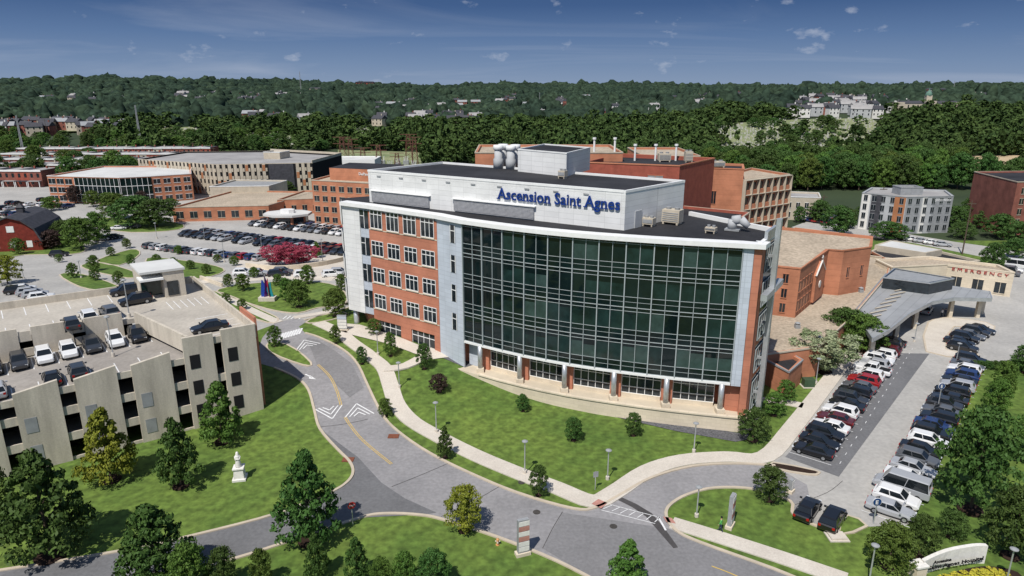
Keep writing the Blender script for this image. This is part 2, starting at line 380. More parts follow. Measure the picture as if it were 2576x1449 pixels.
walkway([(1915,1008),(1960,1010),(2020,1022)],1.8)
walkway([(560,745),(640,785),(700,812)],1.8);walkway([(510,700),(600,706),(700,700),(840,702)],2.5);walkway([(470,720),(560,700)],3)
walkway([(740,800),(800,790),(865,778)],1.5)
sheet('entrance_plaza',[PX([(868,815),(905,818),(960,835),(1050,868),(1108,882),(1130,900),(1090,905),(1040,890),(960,862),(890,845),(850,832)])],.13,M['walk'])
sheet('plaza',[PX([(590,690),(600,655),(870,640),(875,700),(830,707)])],.02,M['walk'])
mb=B();ribbon(mb,cr(PX([(620,672),(700,680),(800,670),(870,655)]),4),.5,0,1.1);tag(mb.build('retaining_wall',M['lime']),'low curved stone retaining wall in front of the pink flowering shrubs','wall')
mb=B();ribbon(mb,PX([(560,722),(505,702)]),.4,0,.8);tag(mb.build('retaining_wall',M['lime']),'short straight stone wall at the left tip of the round lawn','wall')
# markings
mk_w=[];mk_y=[]
def quadline(a,b,w):
    d=Vector((b[0]-a[0],b[1]-a[1])).normalized();q=Vector((-d.y,d.x))*w/2
    return [(a[0]+q.x,a[1]+q.y),(a[0]-q.x,a[1]-q.y),(b[0]-q.x,b[1]-q.y),(b[0]+q.x,b[1]+q.y)]
def pline(pxs,w,lst,n=4,off=0):
    pts=cr(PX(pxs),n)
    if off:
        o2=[]
        for i,p in enumerate(pts):
            a=pts[max(i-1,0)];b=pts[min(i+1,len(pts)-1)];d=Vector((b[0]-a[0],b[1]-a[1])).normalized();o2.append((p[0]-d.y*off,p[1]+d.x*off))
        pts=o2
    for a,b in zip(pts[:-1],pts[1:]): lst.append(quadline(a,b,w))
for o_ in(-.12,.12):
    pline([(800,918),(830,948),(848,985),(858,1020)],.09,mk_y,4,o_);pline([(868,1050),(900,1095),(940,1132),(985,1168)],.09,mk_y,4,o_)
pline([(1790,1425),(1830,1440),(1900,1470)],.12,mk_y)
for l in([(1110,1300),(1180,1268),(1260,1222)],[(1365,1380),(1390,1330),(1415,1288)],[(985,1225),(1060,1195),(1130,1165)],[(2000,1270),(2080,1240),(2120,1210)],[(800,1075),(860,1068),(925,1055)]):
    pline(l,.06,tar)
def chev(c,tip,half,n=3,w=.17):
    c=Vector(c);t=Vector(tip);hv=Vector(half)
    for k in range(n):
        for sgn in(-1,1):
            mk_w.append(quadline(c+hv*sgn*(1-k*.3)-t*.15*0,c+t*(1-.36*k),w))
chev(P(905,1046),Vector(P(897,1016))-Vector(P(905,1046)),(Vector(P(943,1042))-Vector(P(870,1052)))/2)
chev(P(826,1024),Vector(P(836,1054))-Vector(P(826,1024)),(Vector(P(863,1020))-Vector(P(793,1030)))/2)
chev(P(775,874),Vector(P(765,856))-Vector(P(775,874)),(Vector(P(806,863))-Vector(P(744,882)))/2)
for k in range(8):
    f=k/7;mk_w.append(quadline(P(704+48*f,855-14*f),P(714+46*f,838-12*f),.35))
for k in range(5):
    f=k/4;mk_w.append(quadline(P(712+40*f,803),P(722+40*f,795),.25))
mk_w.append(quadline(P(1535,1270),P(1662,1303),.09));mk_w.append(quadline(P(1513,1284),P(1648,1318),.09))
for k in range(7):
    f=k/6;mk_w.append(quadline(P(1517+130*f,1281+33*f),P(1539+122*f,1272+29*f),.09))
a=Vector(P(768,942));b=Vector(P(785,950));mk_w.append(quadline(a,b,.2));mk_w.append([tuple(b+(b-a)*.6),P(779,944),P(777,953)])
mk_w.append(quadline(P(1655,1300),P(1675,1335),.2))
ROW=Vector((.63,.777));PERP=Vector((.777,-.63))
r1a=Vector(P(2045,1143));r1b=Vector(P(2243,868));r2a=Vector(P(2238,1292));r2b=Vector(P(2440,914))
for (ra,rb,n,sg) in((r1a,r1b,19,1),(r2a,r2b,21,-1)):
    d=(rb-ra)/(n-1);dn=d.normalized();pp=Vector((dn.y,-dn.x))
    for k in range(n+1):
        c=ra+d*(k-.5);mk_w.append(quadline(c-pp*2.5,c+pp*2.5,.09))
    if sg==1:
        for k in range(n):
            c=ra+d*k+pp*3.2;mk_w.append(quadline(c-dn*.35,c+dn*.35,.07))
LB=Vector(P(367,622));LD=Vector((.905,-.425)).normalized();LN=Vector((.425,.905)).normalized()
rows=[(0,2,46,0),(16,-3,66,1),(21.3,0,66,0),(37,4,62,1),(42.3,4,58,0)]
for(o_,s0,s1,fl) in rows:
    s=s0
    while s<s1:
        c=LB+LD*(s-1.35)+LN*o_;mk_w.append(quadline(c-LN*2.5,c+LN*2.5,.12));s+=2.75
sheet('road_marking',mk_w,.048,M['white']);sheet('road_marking',mk_y,.051,M['yellow']);sheet('tar_seam',tar,.044,M['stain'])
sheet('tactile_paving',[PX([(1488,1270),(1512,1282),(1528,1268),(1505,1258)]),PX([(1668,1302),(1690,1306),(1700,1320),(1676,1316)])],.15,M['redp'])
for k,(a,b) in enumerate([((990,1098),'rusty storm drain grate by the lawn kerb on the main road'),((876,1157),'rusty storm drain grate in the kerb corner of the side road')]):
    p=P(*a);mb=B();mb.box(p[0]-.7,p[0]+.7,p[1]-.5,p[1]+.5,0,hh(*p)+.09);tag(mb.build('storm_drain',M['drain']),b,'drain')
for a,b in[((1350,1289),'round dark manhole cover in the middle of the main road'),((1543,1325),'round manhole cover near the junction to the parking drive'),((1312,1214),'round rusty manhole cover in the verge beside the footpath')]:
    p=P(*a);mb=B();mb.tube((p[0],p[1],0),(p[0],p[1],hh(*p)+.07),.4,n=14);tag(mb.build('manhole_cover',M['iron']),b,'manhole cover')
sheet('gravel_strip',[PX([(1085,888),(1130,908),(1300,978),(1480,1033),(1700,1085),(1850,1112),(1875,1108),(1860,1090),(1700,1065),(1480,1012),(1300,955),(1110,885)])],.06,M['gravel'])
sheet('gravel_strip',[PX([(1850,1112),(1880,1106),(1900,1040),(1860,1080)])],.063,M['gravel'])
# ---------- text
def text_mesh(body,size,ext=.08,bold=0.,align='LEFT'):
    cu=bpy.data.curves.new('txt','FONT');cu.body=body;cu.size=size;cu.extrude=ext;cu.offset=bold;cu.align_x=align;cu.resolution_u=3
    o=bpy.data.objects.new('txt',cu);C.objects.link(o);bpy.context.view_layer.update()
    dg=bpy.context.evaluated_depsgraph_get();me=bpy.data.meshes.new_from_object(o.evaluated_get(dg));bpy.data.objects.remove(o);return me
def add_serifs(me,size,ext):
    # slab feet under every flat stem end, shoulders on the stems
    bm=bmesh.new();bm.from_mesh(me)
    ys_=[v.co.y for v in bm.verts];
    for lo,hi,up in((-.06*size,.02*size,1),):
        xs_=sorted(set(round(v.co.x,3) for v in bm.verts if lo<v.co.y<hi and any(abs(e.other_vert(v).co.y-v.co.y)<1e-4 and abs(e.other_vert(v).co.x-v.co.x)>.03*size for e in v.link_edges)))
        cl=[]
        for x in xs_:
            if cl and x-cl[-1][1]<.17*size: cl[-1][1]=x
            else: cl.append([x,x])
        mb_=B()
        for a,b in cl:
            if b-a<.04*size or b-a>.3*size: continue
            mb_.box(a-.07*size,b+.07*size,-.012*size,.045*size,-ext*.98,ext*.98)
    bm2=mb_
    me2=bpy.data.meshes.new('s');me2.from_pydata(bm2.v,[],bm2.f);bm.from_mesh(me2);bm.to_mesh(me);bm.free()
def put_text(name,body,fr,s,z,out,size,mat,parent,org,ext=.08,bold=0.,width=None,serif=False):
    me=text_mesh(body,size,ext,bold)
    if serif: add_serifs(me,size,ext)
    me.materials.clear();me.materials.append(mat)
    xs=[v.co.x for v in me.vertices];k=1.
    if width:k=width/(max(xs)-min(xs))
    o=link(name,me,parent);q=Vector(fr.pt(s,out,z))-Vector(org)
    m=Matrix(((fr.d.x*k,0,fr.n.x,q.x),(fr.d.y*k,0,fr.n.y,q.y),(0,1,0,q.z),(0,0,0,1)));o.matrix_local=m
    return o
# ---------- MAIN BUILDING
ctrl=[(-7.2,98.5),(.2,93.5),(7.6,89.6),(14.3,87.0),(21.2,84.8),(28.8,82.9)]
dense=cr(ctrl,12);acc=[0]
for a,b in zip(dense[:-1],dense[1:]): acc.append(acc[-1]+math.dist(a,b))
def cpt(s):
    s=max(0,min(acc[-1],s))
    for i in range(len(acc)-1):
        if acc[i+1]>=s:
            t=(s-acc[i])/(acc[i+1]-acc[i]);return (dense[i][0]+(dense[i+1][0]-dense[i][0])*t,dense[i][1]+(dense[i+1][1]-dense[i][1])*t)
    return dense[-1]
CL=acc[-1];NB=11
CV=[cpt(CL*i/NB) for i in range(NB+1)]
def coff(s,o):
    a=cpt(s-.3);b=cpt(s+.3);d=Vector((b[0]-a[0],b[1]-a[1])).normalized();p=cpt(s);return (p[0]+d.y*o,p[1]-d.x*o)
L0=(-28.6,114.6);L1=(-23.5,111.3);L2=(-11.3,102.4);L3=CV[0];R0=CV[-1];R1=(30.8,82.4);R2=(36.3,91.);RBk=(27.6,104.5);LBk=(-12,131);LL=(-30.5,121)
ZT=25.2;ZF=6.5;FH=(24.9-ZF)/4
org=(0.,95.,0.)
hb=thing('hospital_building','large hospital tower with curved dark glass front, brick bay and white upper storey','building',org,world=True)
inn=[coff(CL*i/NB,-.05) for i in range(NB+1)]
outline=[L0,L1,L2]+inn+[R1,R2,RBk,LBk,LL]
mb=B();mb.prism(outline,ZF,ZT-.4,0,True,1);mb.build('wall',[M['trim'],M['roofd']],hb)
gi=[coff(CL*i/NB,-3.) for i in range(NB+1)]
mb=B();mb.prism([(-25.5,114.5),(-23.3,111.7),(-11.0,102.9),(-9.8,101.2)]+gi[1:]+[(30.4,84),(35.6,91.),RBk,LBk,(-28,122)],-1,ZF-.01,0,True);mb.build('ground_floor_wall',M['brick'],hb)
mb=B();ed=[L0,L1,L2]+CV+[(30.9,82.2),(31.6,83.6)];n=len(ed);secs=[]
for i,p in enumerate(ed):
    a=ed[max(i-1,0)];b=ed[min(i+1,n-1)];d=Vector((b[0]-a[0],b[1]-a[1])).normalized();nn=Vector((d.y,-d.x))
    q=lambda o_:(p[0]+nn.x*o_,p[1]+nn.y*o_)
    secs.append([(*q(.75),ZT-.45),(*q(.75),ZT+.15),(*q(-1.0),ZT+.15),(*q(-1.0),ZT-.45)])
mb.loft(secs);mb.build('roof_fascia',M['trim'],hb)
mb=B()
for a,b in((R1,R2),(R2,RBk)): Fr(a,b).box(mb,0,Fr(a,b).L,ZT-.4,ZT+.2,-.4,.1)
mb.build('parapet',M['trim'],hb)
for i in range(NB):
    fr=Fr(CV[i],CV[i+1]);w=fr.L
    for f in range(4):
        z0=ZF+f*FH
        s=B();fr.box(s,0.02,w-.02,z0+.0,z0+1.45,.0,.12);s.build('spandrel',M['span'],hb)
        wf=B()
        for zz in(z0+1.45,z0+FH-.55): fr.box(wf,0.03,w-.03,zz-.028,zz+.028,.1,.16)
        fr.box(wf,w/2-.035,w/2+.035,z0+.03,z0+FH-.08,.1,.24)
        fo=wf.build('window',M['mull'],hb)
        rb=rnd.random()
        for k in(0,1):
            pn=B();a0=.03+k*w/2;a1=a0+w/2-.06
            hi=z0+FH-.05;r=rb if rnd.random()<.7 else rnd.random();bl=z0+FH-.6-(rnd.choice((0,0,.4,.8)))
            m_='glass3' if r<.22 and i>2 else('glass2' if r<.7 and i>1 else 'glass')
            fr.box(pn,a0,a1,z0+1.46,bl,.02,.1,0);fr.box(pn,a0,a1,bl,hi,.02,.1,1)
            pn.build('pane',[M[m_],M['glass']],fo)
    mm=B();fr.box(mm,-.07,.07,ZF-.1,24.8,.0,.36)
    if i==NB-1: fr.box(mm,w-.06,w+.06,ZF-.1,24.8,.0,.32)
    for z in [ZF+f*FH for f in range(4)]+[24.75]: fr.box(mm,.06,w-.06,z-.045,z+.045,.0,.2)
    for z in [ZF+f*FH+.75 for f in range(4)]: fr.box(mm,.06,w-.06,z-.02,z+.02,.1,.16)
    mm.build('mullion',M['mull'],hb)
mb=B();pts=[coff(CL*i/NB,.35) for i in range(NB+1)]+[coff(CL*i/NB,-3.05) for i in range(NB,-1,-1)];mb.prism(pts,ZF-.35,ZF-.03);mb.build('soffit',M['trim'],hb)
pts=[(-11.8,101.8)]+[coff(CL*i/NB,1.4) for i in range(NB+1)]+[(31.6,81),(32.5,83),(30,86)]+[coff(CL*i/NB,-3.) for i in range(NB,-1,-1)]
mb=B();mb.prism(pts,-1,2.);mb.build('base_wall',M['lime'],hb)
mb=B();pts2=[coff(CL*i/NB,1.5) for i in range(1,NB+1)]+[(31.75,80.85)];
for a,b in zip(pts2[:-1],pts2[1:]): Fr(a,b).box(mb,0,Fr(a,b).L,2.003,2.2,-.5,.05)
mb.build('base_coping',M['lime'],hb)
ncol=6;cs=[CL*(.075+.18*k) for k in range(ncol)]
for s in cs:
    p=coff(s,.15);mb=B();mb.tube((p[0],p[1],2.6),(p[0],p[1],ZF-.3),.36,n=16);c=mb.build('column',M['steel'],hb,True)
    mb=B();mb.box(p[0]-.55,p[0]+.55,p[1]-.55,p[1]+.55,2.0,2.65);mb.build('plinth',M['lime'],c)
for k in range(ncol-1):
    a=coff(cs[k],-1.9);b=coff(cs[k+1],-1.9);fr=Fr(a,b)
    mb=B();fr.box(mb,-.75,.75,2.,ZF-.36,-1.3,.9);mb.build('brick_pier',M['brick'],hb)
    mb=B();fr.box(mb,.8,fr.L-.8,2.6,ZF-.5,-.1,.35);w_=mb.build('window',M['dglass'],hb)
    mb=B()
    for j in range(6):
        s=.8+(fr.L-1.6)*j/5;fr.box(mb,s-.04,s+.04,2.6,ZF-.5,.36,.44)
    for z in(2.63,3.6,5.0,ZF-.55):fr.box(mb,.84,fr.L-.84,z-.04,z+.04,.37,.43)
    mb.build('frame',M['trim'],w_)
    mb=B();fr.box(mb,.8,fr.L-.8,2.003,2.6,-.1,.5);mb.build('sill',M['lime'],hb)
a=coff(CL,-2.2);mb=B();fr=Fr(a,(a[0]+3,a[1]-1.));fr.box(mb,-.9,2.6,2,ZF-.36,-.6,1.4);mb.build('brick_pier',M['brick'],hb)
# brick bay
fr=Fr(L1,L2);LW=fr.L
mb=B();fr.box(mb,0,LW,ZF+.1,ZT-.9,.0,.3);mb.build('brick_bay',M['brick'],hb)
mb=B();fr.box(mb,0,LW,ZF-.9,ZF+.1,.0,.3);
for s0,s1 in((0,.9),(LW*.5-1.2,LW*.5+1.2),(LW-1.2,LW)): fr.box(mb,s0,s1,1,ZF-.9,.0,.28)
mb.build('brick_pier',M['brick'],hb)
for s0,s1 in((.95,LW*.5-1.25),(LW*.5+1.25,LW-1.25)):
    mb=B();fr.box(mb,s0,s1,2,ZF-.95,-.25,.02);
    g=mb.build('entrance_glazing',M['dglass'],hb);mb=B()
    for j in range(5):
        s=s0+(s1-s0)*j/4;fr.box(mb,s-.04,s+.04,2,ZF-1,.02,.1)
    fr.box(mb,s0+.05,s1-.05,4.6,4.7,.025,.09);mb.build('frame',M['trim'],g)
for f in range(4):
    z0=ZF+f*FH
    mb=B();fr.box(mb,.0,LW,z0+.95,z0+1.1,.3,.35);mb.build('string_course',M['lime'],hb)
    for k in range(4):
        c=LW*(k+.5)/4;wd=1.35;za=z0+1.3;zb=z0+(4.3 if f==3 else 3.75)
        mb=B();fr.box(mb,c-wd,c+wd,za,zb,.3,.34);w_=mb.build('window',M['dglass'],hb);mb=B()
        for s in(c-wd,c-wd/3,c+wd/3,c+wd):fr.box(mb,s-.05,s+.05,za,zb,.34,.42)
        for z in(za,zb,zb-.7):fr.box(mb,c-wd+.05,c+wd-.05,z-.05,z+.05,.345,.41)
        mb.build('frame',M['trim'],w_)
        mb=B();fr.box(mb,c-wd-.1,c+wd+.1,za-.2,za-.06,.36,.46);mb.build('sill',M['lime'],w_)
fr=Fr(L2,L3)
mb=B();fr.box(mb,-.3,fr.L-.1,1.5,ZT-.5,.0,.25);mb.build('wall_panel',M['bpanel'],hb)
mb=B();f2=Fr(L3,CV[1]);f2.box(mb,-.2,2.6,1.,ZF-.4,-2.8,-1.2);mb.build('wall_panel',M['bpanel'],hb)
for f in range(4):
    z0=ZF+f*FH;mb=B();fr.box(mb,fr.L-2.5,fr.L-1.5,z0+1.2,z0+3.9,.25,.3);w_=mb.build('window',M['dglass'],hb)
    mb=B();fr.box(mb,fr.L-2.55,fr.L-2.45,z0+1.2,z0+3.9,.3,.36);fr.box(mb,fr.L-1.55,fr.L-1.45,z0+1.2,z0+3.9,.3,.36);fr.box(mb,fr.L-2.45,fr.L-1.55,z0+3.0,z0+3.1,.3,.36);mb.build('frame',M['trim'],w_)
fr=Fr(L0,L1)
mb=B();fr.box(mb,0,fr.L-2.1,ZF-.3,ZT-.5,0,.25);mb.build('wall_panel',M['wpanel'],hb)
mb=B();fr.box(mb,fr.L-2.1,fr.L,ZF-.3,ZT-.5,0,.1);mb.build('spandrel',M['bpanel'],hb)
for f in range(4):
    z0=ZF+f*FH;mb=B();fr.box(mb,fr.L-2.0,fr.L-.1,z0+1.0,z0+4.0,.1,.2);w_=mb.build('window',M['dglass'],hb);mb=B();fr.box(mb,fr.L-1.1,fr.L-1.,z0+1,z0+4,.2,.27);fr.box(mb,fr.L-2,fr.L-1.1,z0+3,z0+3.1,.2,.26);mb.build('frame',M['trim'],w_)
fl=Fr(LL,L0)
for f in range(4):
    z0=ZF+f*FH;mb=B();fl.box(mb,fl.L-4.2,fl.L-.2,z0+1.0,z0+4.2,.0,.3);w_=mb.build('window',M['dglass'],hb);mb=B()
    for s in(.2,1.5,2.9,4.2):fl.box(mb,fl.L-s-.05,fl.L-s+.05,z0+1,z0+4.2,.3,.38)
    mb.build('frame',M['trim'],w_)
mb=B();mb.tube((-27.6,114.8,1),(-27.6,114.8,ZF),.5,n=16);mb.build('column',M['steel'],hb,True)
fr=Fr(R0,R1)
mb=B();fr.box(mb,0.1,1.3,ZF-.4,ZT-.5,0,.3);mb.build('wall_panel',M['bpanel'],hb)
mb=B();fr.box(mb,1.35,fr.L+.2,-1,ZT-.5,-.5,.25);mb.build('brick_strip',M['brick'],hb)
fr=Fr(R1,R2);RL=fr.L
mb=B();fr.box(mb,0,2.2,-1,ZT-.5,0,.15);mb.build('brick_strip',M['brick'],hb)
mb=B();fr.box(mb,RL-2.6,RL,-1,ZT+1,0,.3);mb.build('wall_panel',M['bpanel'],hb)
for f in range(5):
    z0=1.6+f*FH
    if f==0: za,zb=1.6,5.8
    else: za,zb=z0+1,z0+4.3
    mb=B();fr.box(mb,2.3,RL-2.7,za,zb,0,.2);w_=mb.build('window',M['glass'],hb);mb=B()
    for k in range(5):
        s=2.3+(RL-5)*k/4;fr.box(mb,s-.05,s+.05,za,zb,.2,.3)
    for z in(za,(za+zb)/2,zb):fr.box(mb,2.35,RL-2.75,z-.05,z+.05,.205,.29)
    mb.build('frame',M['mull'],w_)
mb=B();fr.box(mb,2.3,RL-2.7,-1,24.7,.0,.1);mb.build('spandrel',M['span'],hb)
mb=B();fr.box(mb,2.3,RL-2.7,ZT-.1,ZT+1.2,-.2,.2);mb.build('roof_rail',M['steel'],hb)
cx=thing('cross_sculpture','tall steel cross mounted on the right end of the hospital tower','cross',(fr.pt(3.4,1.2,0)),world=True)
mb=B();fr.box(mb,3.0,3.8,0,28,.9,1.5);mb.build('shaft',M['steel'],cx)
mb=B();fr.box(mb,-1.,2.97,18.3,19.1,.8,1.6);mb.build('cross_arm',M['steel'],cx)
mb=B();fr.box(mb,3.83,8.2,18.3,19.1,.8,1.6);mb.build('cross_arm',M['steel'],cx)
for z in(4,9,14,23):mb=B();fr.box(mb,3.2,3.6,z,z+.3,.3,.9);mb.build('bracket',M['grey'],cx)
# upper storey
A=(-24.5,116.9);Bp=(15.5,92.8);Cp=(26.1,103.4);D=(-13,129.5)
mb=B();mb.prism([A,Bp,Cp,D],ZT-.5,30,0,True,1);mb.build('upper_storey',[M['wpanel'],M['roofd']],hb)
mb=B()
for a,b in((A,Bp),(Bp,Cp),(Cp,D),(D,A)): q=Fr(a,b);q.box(mb,-.05,q.L-.3,30.003,30.35,-.3,.06)
mb.build('parapet',M['trim'],hb)
fa=Fr(A,Bp)
M['louv']=mk('pale_louvre',(.44,.44,.45),.6,.1,2)
for s0,s1 in((.8,13.),(18,32.5)):
    mb=B();fa.box(mb,s0,s1,ZT-.2,26.85,.0,.3,0);
    for k in range(9):fa.box(mb,s0,s1,ZT+.0+k*.19,ZT+.08+k*.19,.3,.37,0)
    mb.build('louvre',M['louv'],hb)
    mb=B();fa.box(mb,s0-.3,s1+.3,26.87,27.0,0,.55);mb.build('canopy',M['trim'],hb)
for k in range(9):
    mb=B();fa.box(mb,2+k*4.8,2.8+k*4.8,29.3,29.5,.0,.12);mb.build('roof_scupper',M['grey'],hb)
put_text('sign_lettering','Ascension Saint Agnes',fa,26.2,27.6,.2,2.35,M['sign_blue'],hb,org,.08,.022,width=20.,serif=True)
fb=Fr(Bp,Cp);mb=B();fb.box(mb,2.4,4.0,ZT-.4,ZT+2.,.0,.1);mb.build('door',M['lgrey'],hb)
g=thing('roof_plant_room','white panelled plant room on the top roof of the hospital tower','plant room',(8,115,30),world=True)
pr=[(1,117.3),(8.7,110.2),(13.6,120.5),(6,128)];mb=B();mb.prism(pr,29.9,33.6,0,True,1);mb.build('wall',[M['wpanel'],M['roofd']],g)
mb=B();
for i in range(4):q=Fr(pr[i],pr[(i+1)%4]);q.box(mb,-.05,q.L-.2,33.6,33.8,-.2,.06)
mb.build('parapet',M['trim'],g)
for k,(x,y) in enumerate(((-2.4,121.8),(-.2,120.8),(-1.6,124),(.6,123))):
    g=thing('exhaust_stack','tall white exhaust stack left of the roof plant room, %s of four'%['front left','front right','back left','back right'][k],'exhaust stack',(x,y,30),'exhaust stacks on the tower roof')
    mb=B();mb.lathe([(.9,0),(.9,1.6),(.7,1.9),(.7,3.2)],n=14);mb.build('stack_body',M['lgrey'],g,True);mb=B();mb.lathe([(.72,3.2),(.9,3.35),(.9,4.),(.8,4.05)],n=14);mb.build('stack_cap',M['trim'],g,True)
def hvac(x,y,z,sx,sy,sz,label,rz=0):
    g=thing('air_handling_unit',label,'rooftop unit',(x,y,z),rz=rz)
    mb=B();mb.box(-sx,sx,-sy,sy,.3,sz);mb.box(-sx*.9,-sx*.7,-sy,sy,0,.3);mb.box(sx*.7,sx*.9,-sy,sy,0,.3);mb.build('casing',M['tan'],g)
    for k in(-.5,.5):
        mb=B();mb.lathe([(min(sx,sy)*.4,sz),(min(sx,sy)*.45,sz+.3)],(k*sx,0),12);mb.build('fan',M['grey'],g)
    mb=B()
    for k in range(5):mb.box(-sx*.9,sx*.9,-sy-.05,-sy,.5+k*(sz-.7)/5,.6+k*(sz-.7)/5)
    mb.build('grille',M['grey'],g)
hvac(23.2,97.5,24.85,1.3,.9,2.1,'boxy tan air unit with fans on the lower roof left of the round duct',-.6)
hvac(19.5,95.8,24.85,.8,.6,1.2,'small grey unit on the lower roof beside the white wall',-.6)
hvac(27,91,24.85,.7,.5,.8,'low grey unit near the front edge of the lower right roof',-.6)
hvac(8.,108.2,30,.6,.5,1.2,'small unit at the foot of the roof plant room',-.6)
g=thing('duct_fan','round white duct with curved outlet on the lower right roof','duct',(30.4,92.8,24.85),rz=-.5);g.scale=(.68,.68,.75)
mb=B();mb.tube((0,0,.2),(0,0,2.),.9,n=16);mb.tube((0,0,1.8),(1.6,0,2.2),.9,.8,16);mb.build('duct_body',M['lgrey'],g,True);mb=B();mb.tube((1.6,0,2.2),(3.2,0,.9),.8,.6,16);mb.build('duct_outlet',M['lgrey'],g,True)
mb=B();mb.box(-1.3,1.6,-1.,1.,0,.3);mb.build('base_frame',M['grey'],g)
# ---------- generic blocks
def inset(poly,w):
    cx=sum(p[0] for p in poly)/len(poly);cy=sum(p[1] for p in poly)/len(poly);out=[]
    for p in poly:
        d=Vector((cx-p[0],cy-p[1]));d=d/d.length*w*1.4;out.append((p[0]+d.x,p[1]+d.y))
    return out
def block(name,label,cat,poly,z0,z1,wall,roof,faces=(),parapet=.5,trim='trim',group=None):
    o=(poly[0][0],poly[0][1],z0);g=thing(name,label,cat,o,group,world=True)
    mb=B();mb.prism(poly,z0,z1,0,False);ip=inset(poly,.4);n=len(poly)
    mb.add([(p[0],p[1],z1) for p in poly]+[(p[0],p[1],z1) for p in ip],[(i,(i+1)%n,(i+1)%n+n,i+n) for i in range(n)]);mb.prism(ip,z1-parapet,z1,0,False);mb.build('wall',M[wall],g)
    mb=B();mb.add([(p[0],p[1],z1-parapet) for p in ip],[tuple(range(n))]);mb.build('roof',M[roof],g)
    if trim:
        mb=B()
        for i in range(n):q=Fr(poly[i],poly[(i+1)%n]);q.box(mb,0,q.L,z1-.2,z1+.05,-.1,.1)
        mb.build('roof_trim',M[trim],g)
    for fc in faces:
        i,cols,rows_,zb,ph,ww,wh=fc[:7];gm=fc[7] if len(fc)>7 else 'dglass';s0=fc[8] if len(fc)>8 else 0;s1=fc[9] if len(fc)>9 else None
        q=Fr(poly[i],poly[(i+1)%n]);s1=s1 or q.L
        for r in range(rows_):
            for c in range(cols):
                cc=s0+(s1-s0)*(c+.5)/cols;z=zb+r*ph;mb=B();q.box(mb,cc-ww/2,cc+ww/2,z,z+wh,-.1,.04,0)
                q.box(mb,cc-ww/2-.08,cc+ww/2+.08,z-.16,z-.02,0,.12,1);q.box(mb,cc-ww/2-.08,cc+ww/2+.08,z+wh+.02,z+wh+.12,0,.1,1)
                q.box(mb,cc-.04,cc+.04,z,z+wh,.04,.1,1);mb.build('window',[M[gm],M[trim or 'trim']],g)
    return g
block('brick_annex','small single storey brick annex with dark roof at the right foot of the tower','building',[P(1928,905,4),P(1985,935,4),P(2020,905,4),P(1965,875,4)],-1,4,'brick2','roofd',trim='grey')
lr=[P(1930,890,5),P(2060,872,5),P(2150,790,5),P(2235,690,5),P(2240,655,5),P(2130,600,5),P(1960,590,5)]
block('low_wing','long low wing with tan gravel roof behind the hospital tower','building',lr,-1,5,'brick2','rooft',trim='tan')
bA=[(42,118.5),(50.2,114.7),(61.5,129.2),(64,128.2),(71,131.5),(76,141),(58,152),(46,136)]
g=block('brick_chapel_block','orange brick three storey block with chapel gable and tan roof right of the tower','building',bA,4,13.6,'brick2','rooft',[(0,2,3,5.3,2.7,.9,1.6),(1,5,2,5.6,3.6,.9,1.9,'dglass',0,9),(3,2,1,8,3,.6,2.)],trim='brick2')
q=Fr(bA[1],bA[2]);mb=B()
gp=[(9.5,5),(15.5,5),(15.5,10.2),(12.5,12.4),(9.5,10.2)];mb.add([q.pt(a,.5,z) for a,z in gp]+[q.pt(a,0,z) for a,z in gp],[(0,1,2,3,4),(1,0,5,6),(2,1,6,7),(3,2,7,8),(4,3,8,9),(0,4,9,5)]);mb.build('gable',M['brick2'],g)
mb=B()
for a,b in(((9.3,10.2),(12.5,12.6)),((12.5,12.6),(15.7,10.2))):mb.tube(q.pt(a[0],.5,a[1]),q.pt(b[0],.5,b[1]),.16,n=6)
mb.tube(q.pt(12.5,.5,12.5),q.pt(12.5,.5,13.6),.1,n=6);mb.tube(q.pt(12.1,.5,13.2),q.pt(12.9,.5,13.2),.1,n=6);mb.build('gable_trim',M['stone'],g)
mb=B();mb.tube(q.pt(12.5,.5,8.),q.pt(12.5,.62,8.),.7,n=18);mb.build('round_window',M['stone'],g)
block('brick_ward_block','tall orange brick ward block with white framed bays right of the tower','building',[(42,164),(54,160),(57,170),(45,174)],0,25.5,'brick2','roofd',[(0,1,1,17,4,1,3)],trim='brick2')
g=block('framed_ward_wing','ward wing with rows of white framed openings joined to the tall brick block','building',[(54.1,160.1),(69,170.5),(64,184),(56.5,175)],0,23,'brick2','rooft',[],trim='tan')
q=Fr((54.1,160.1),(69,170.5))
for r in range(6):
    z=2+r*3.5
    for c in range(7):
        s=q.L*(c+.5)/7;mb=B();q.box(mb,s-.95,s+.95,z+.3,z+2.6,-.1,.05,0);q.box(mb,s-.95,s+.95,z-.1,z+.9,0,.5,1);w_=mb.build('window',[M['dglass'],M['brick2']],g)
mb=B()
for c in range(8):
    s=q.L*c/7;q.box(mb,s-.08,s+.08,1,22.7,0,.9)
for r in range(7):q.box(mb,0,q.L,1.8+r*3.5-.08,1.8+r*3.5+.08,0,.87)
mb.build('facade_frame',M['tan'],g)
block('red_plant_block','dark red brick upper block with grey louvre behind the plant room','building',[(15,142),(33,135.5),(44,150),(25,160)],0,29,'brickd','roofd',[(0,1,1,23,4,3,3.8,'grey',12,17)],parapet=.8,trim='brick2')
block('brick_rear_block','long orange brick rear block seen just above the tower roof','building',[(-8,150),(24,150),(24,170),(-8,170)],0,30.2,'brick2','rooft',trim='tan')
block('brick_rear_block','flat brick block between the red plant block and the ward block','building',[(30,158),(43,158),(43,180),(30,180)],0,28.7,'brick2','rooft',trim='tan')
block('brick_link_block','dark brick link with window rows between tower and tall ward block','building',[(27,128),(40,121),(46,131),(34,139)],0,20.5,'brickd','roofd',[(0,6,4,5.,3.6,1.2,2.)],trim='tan')
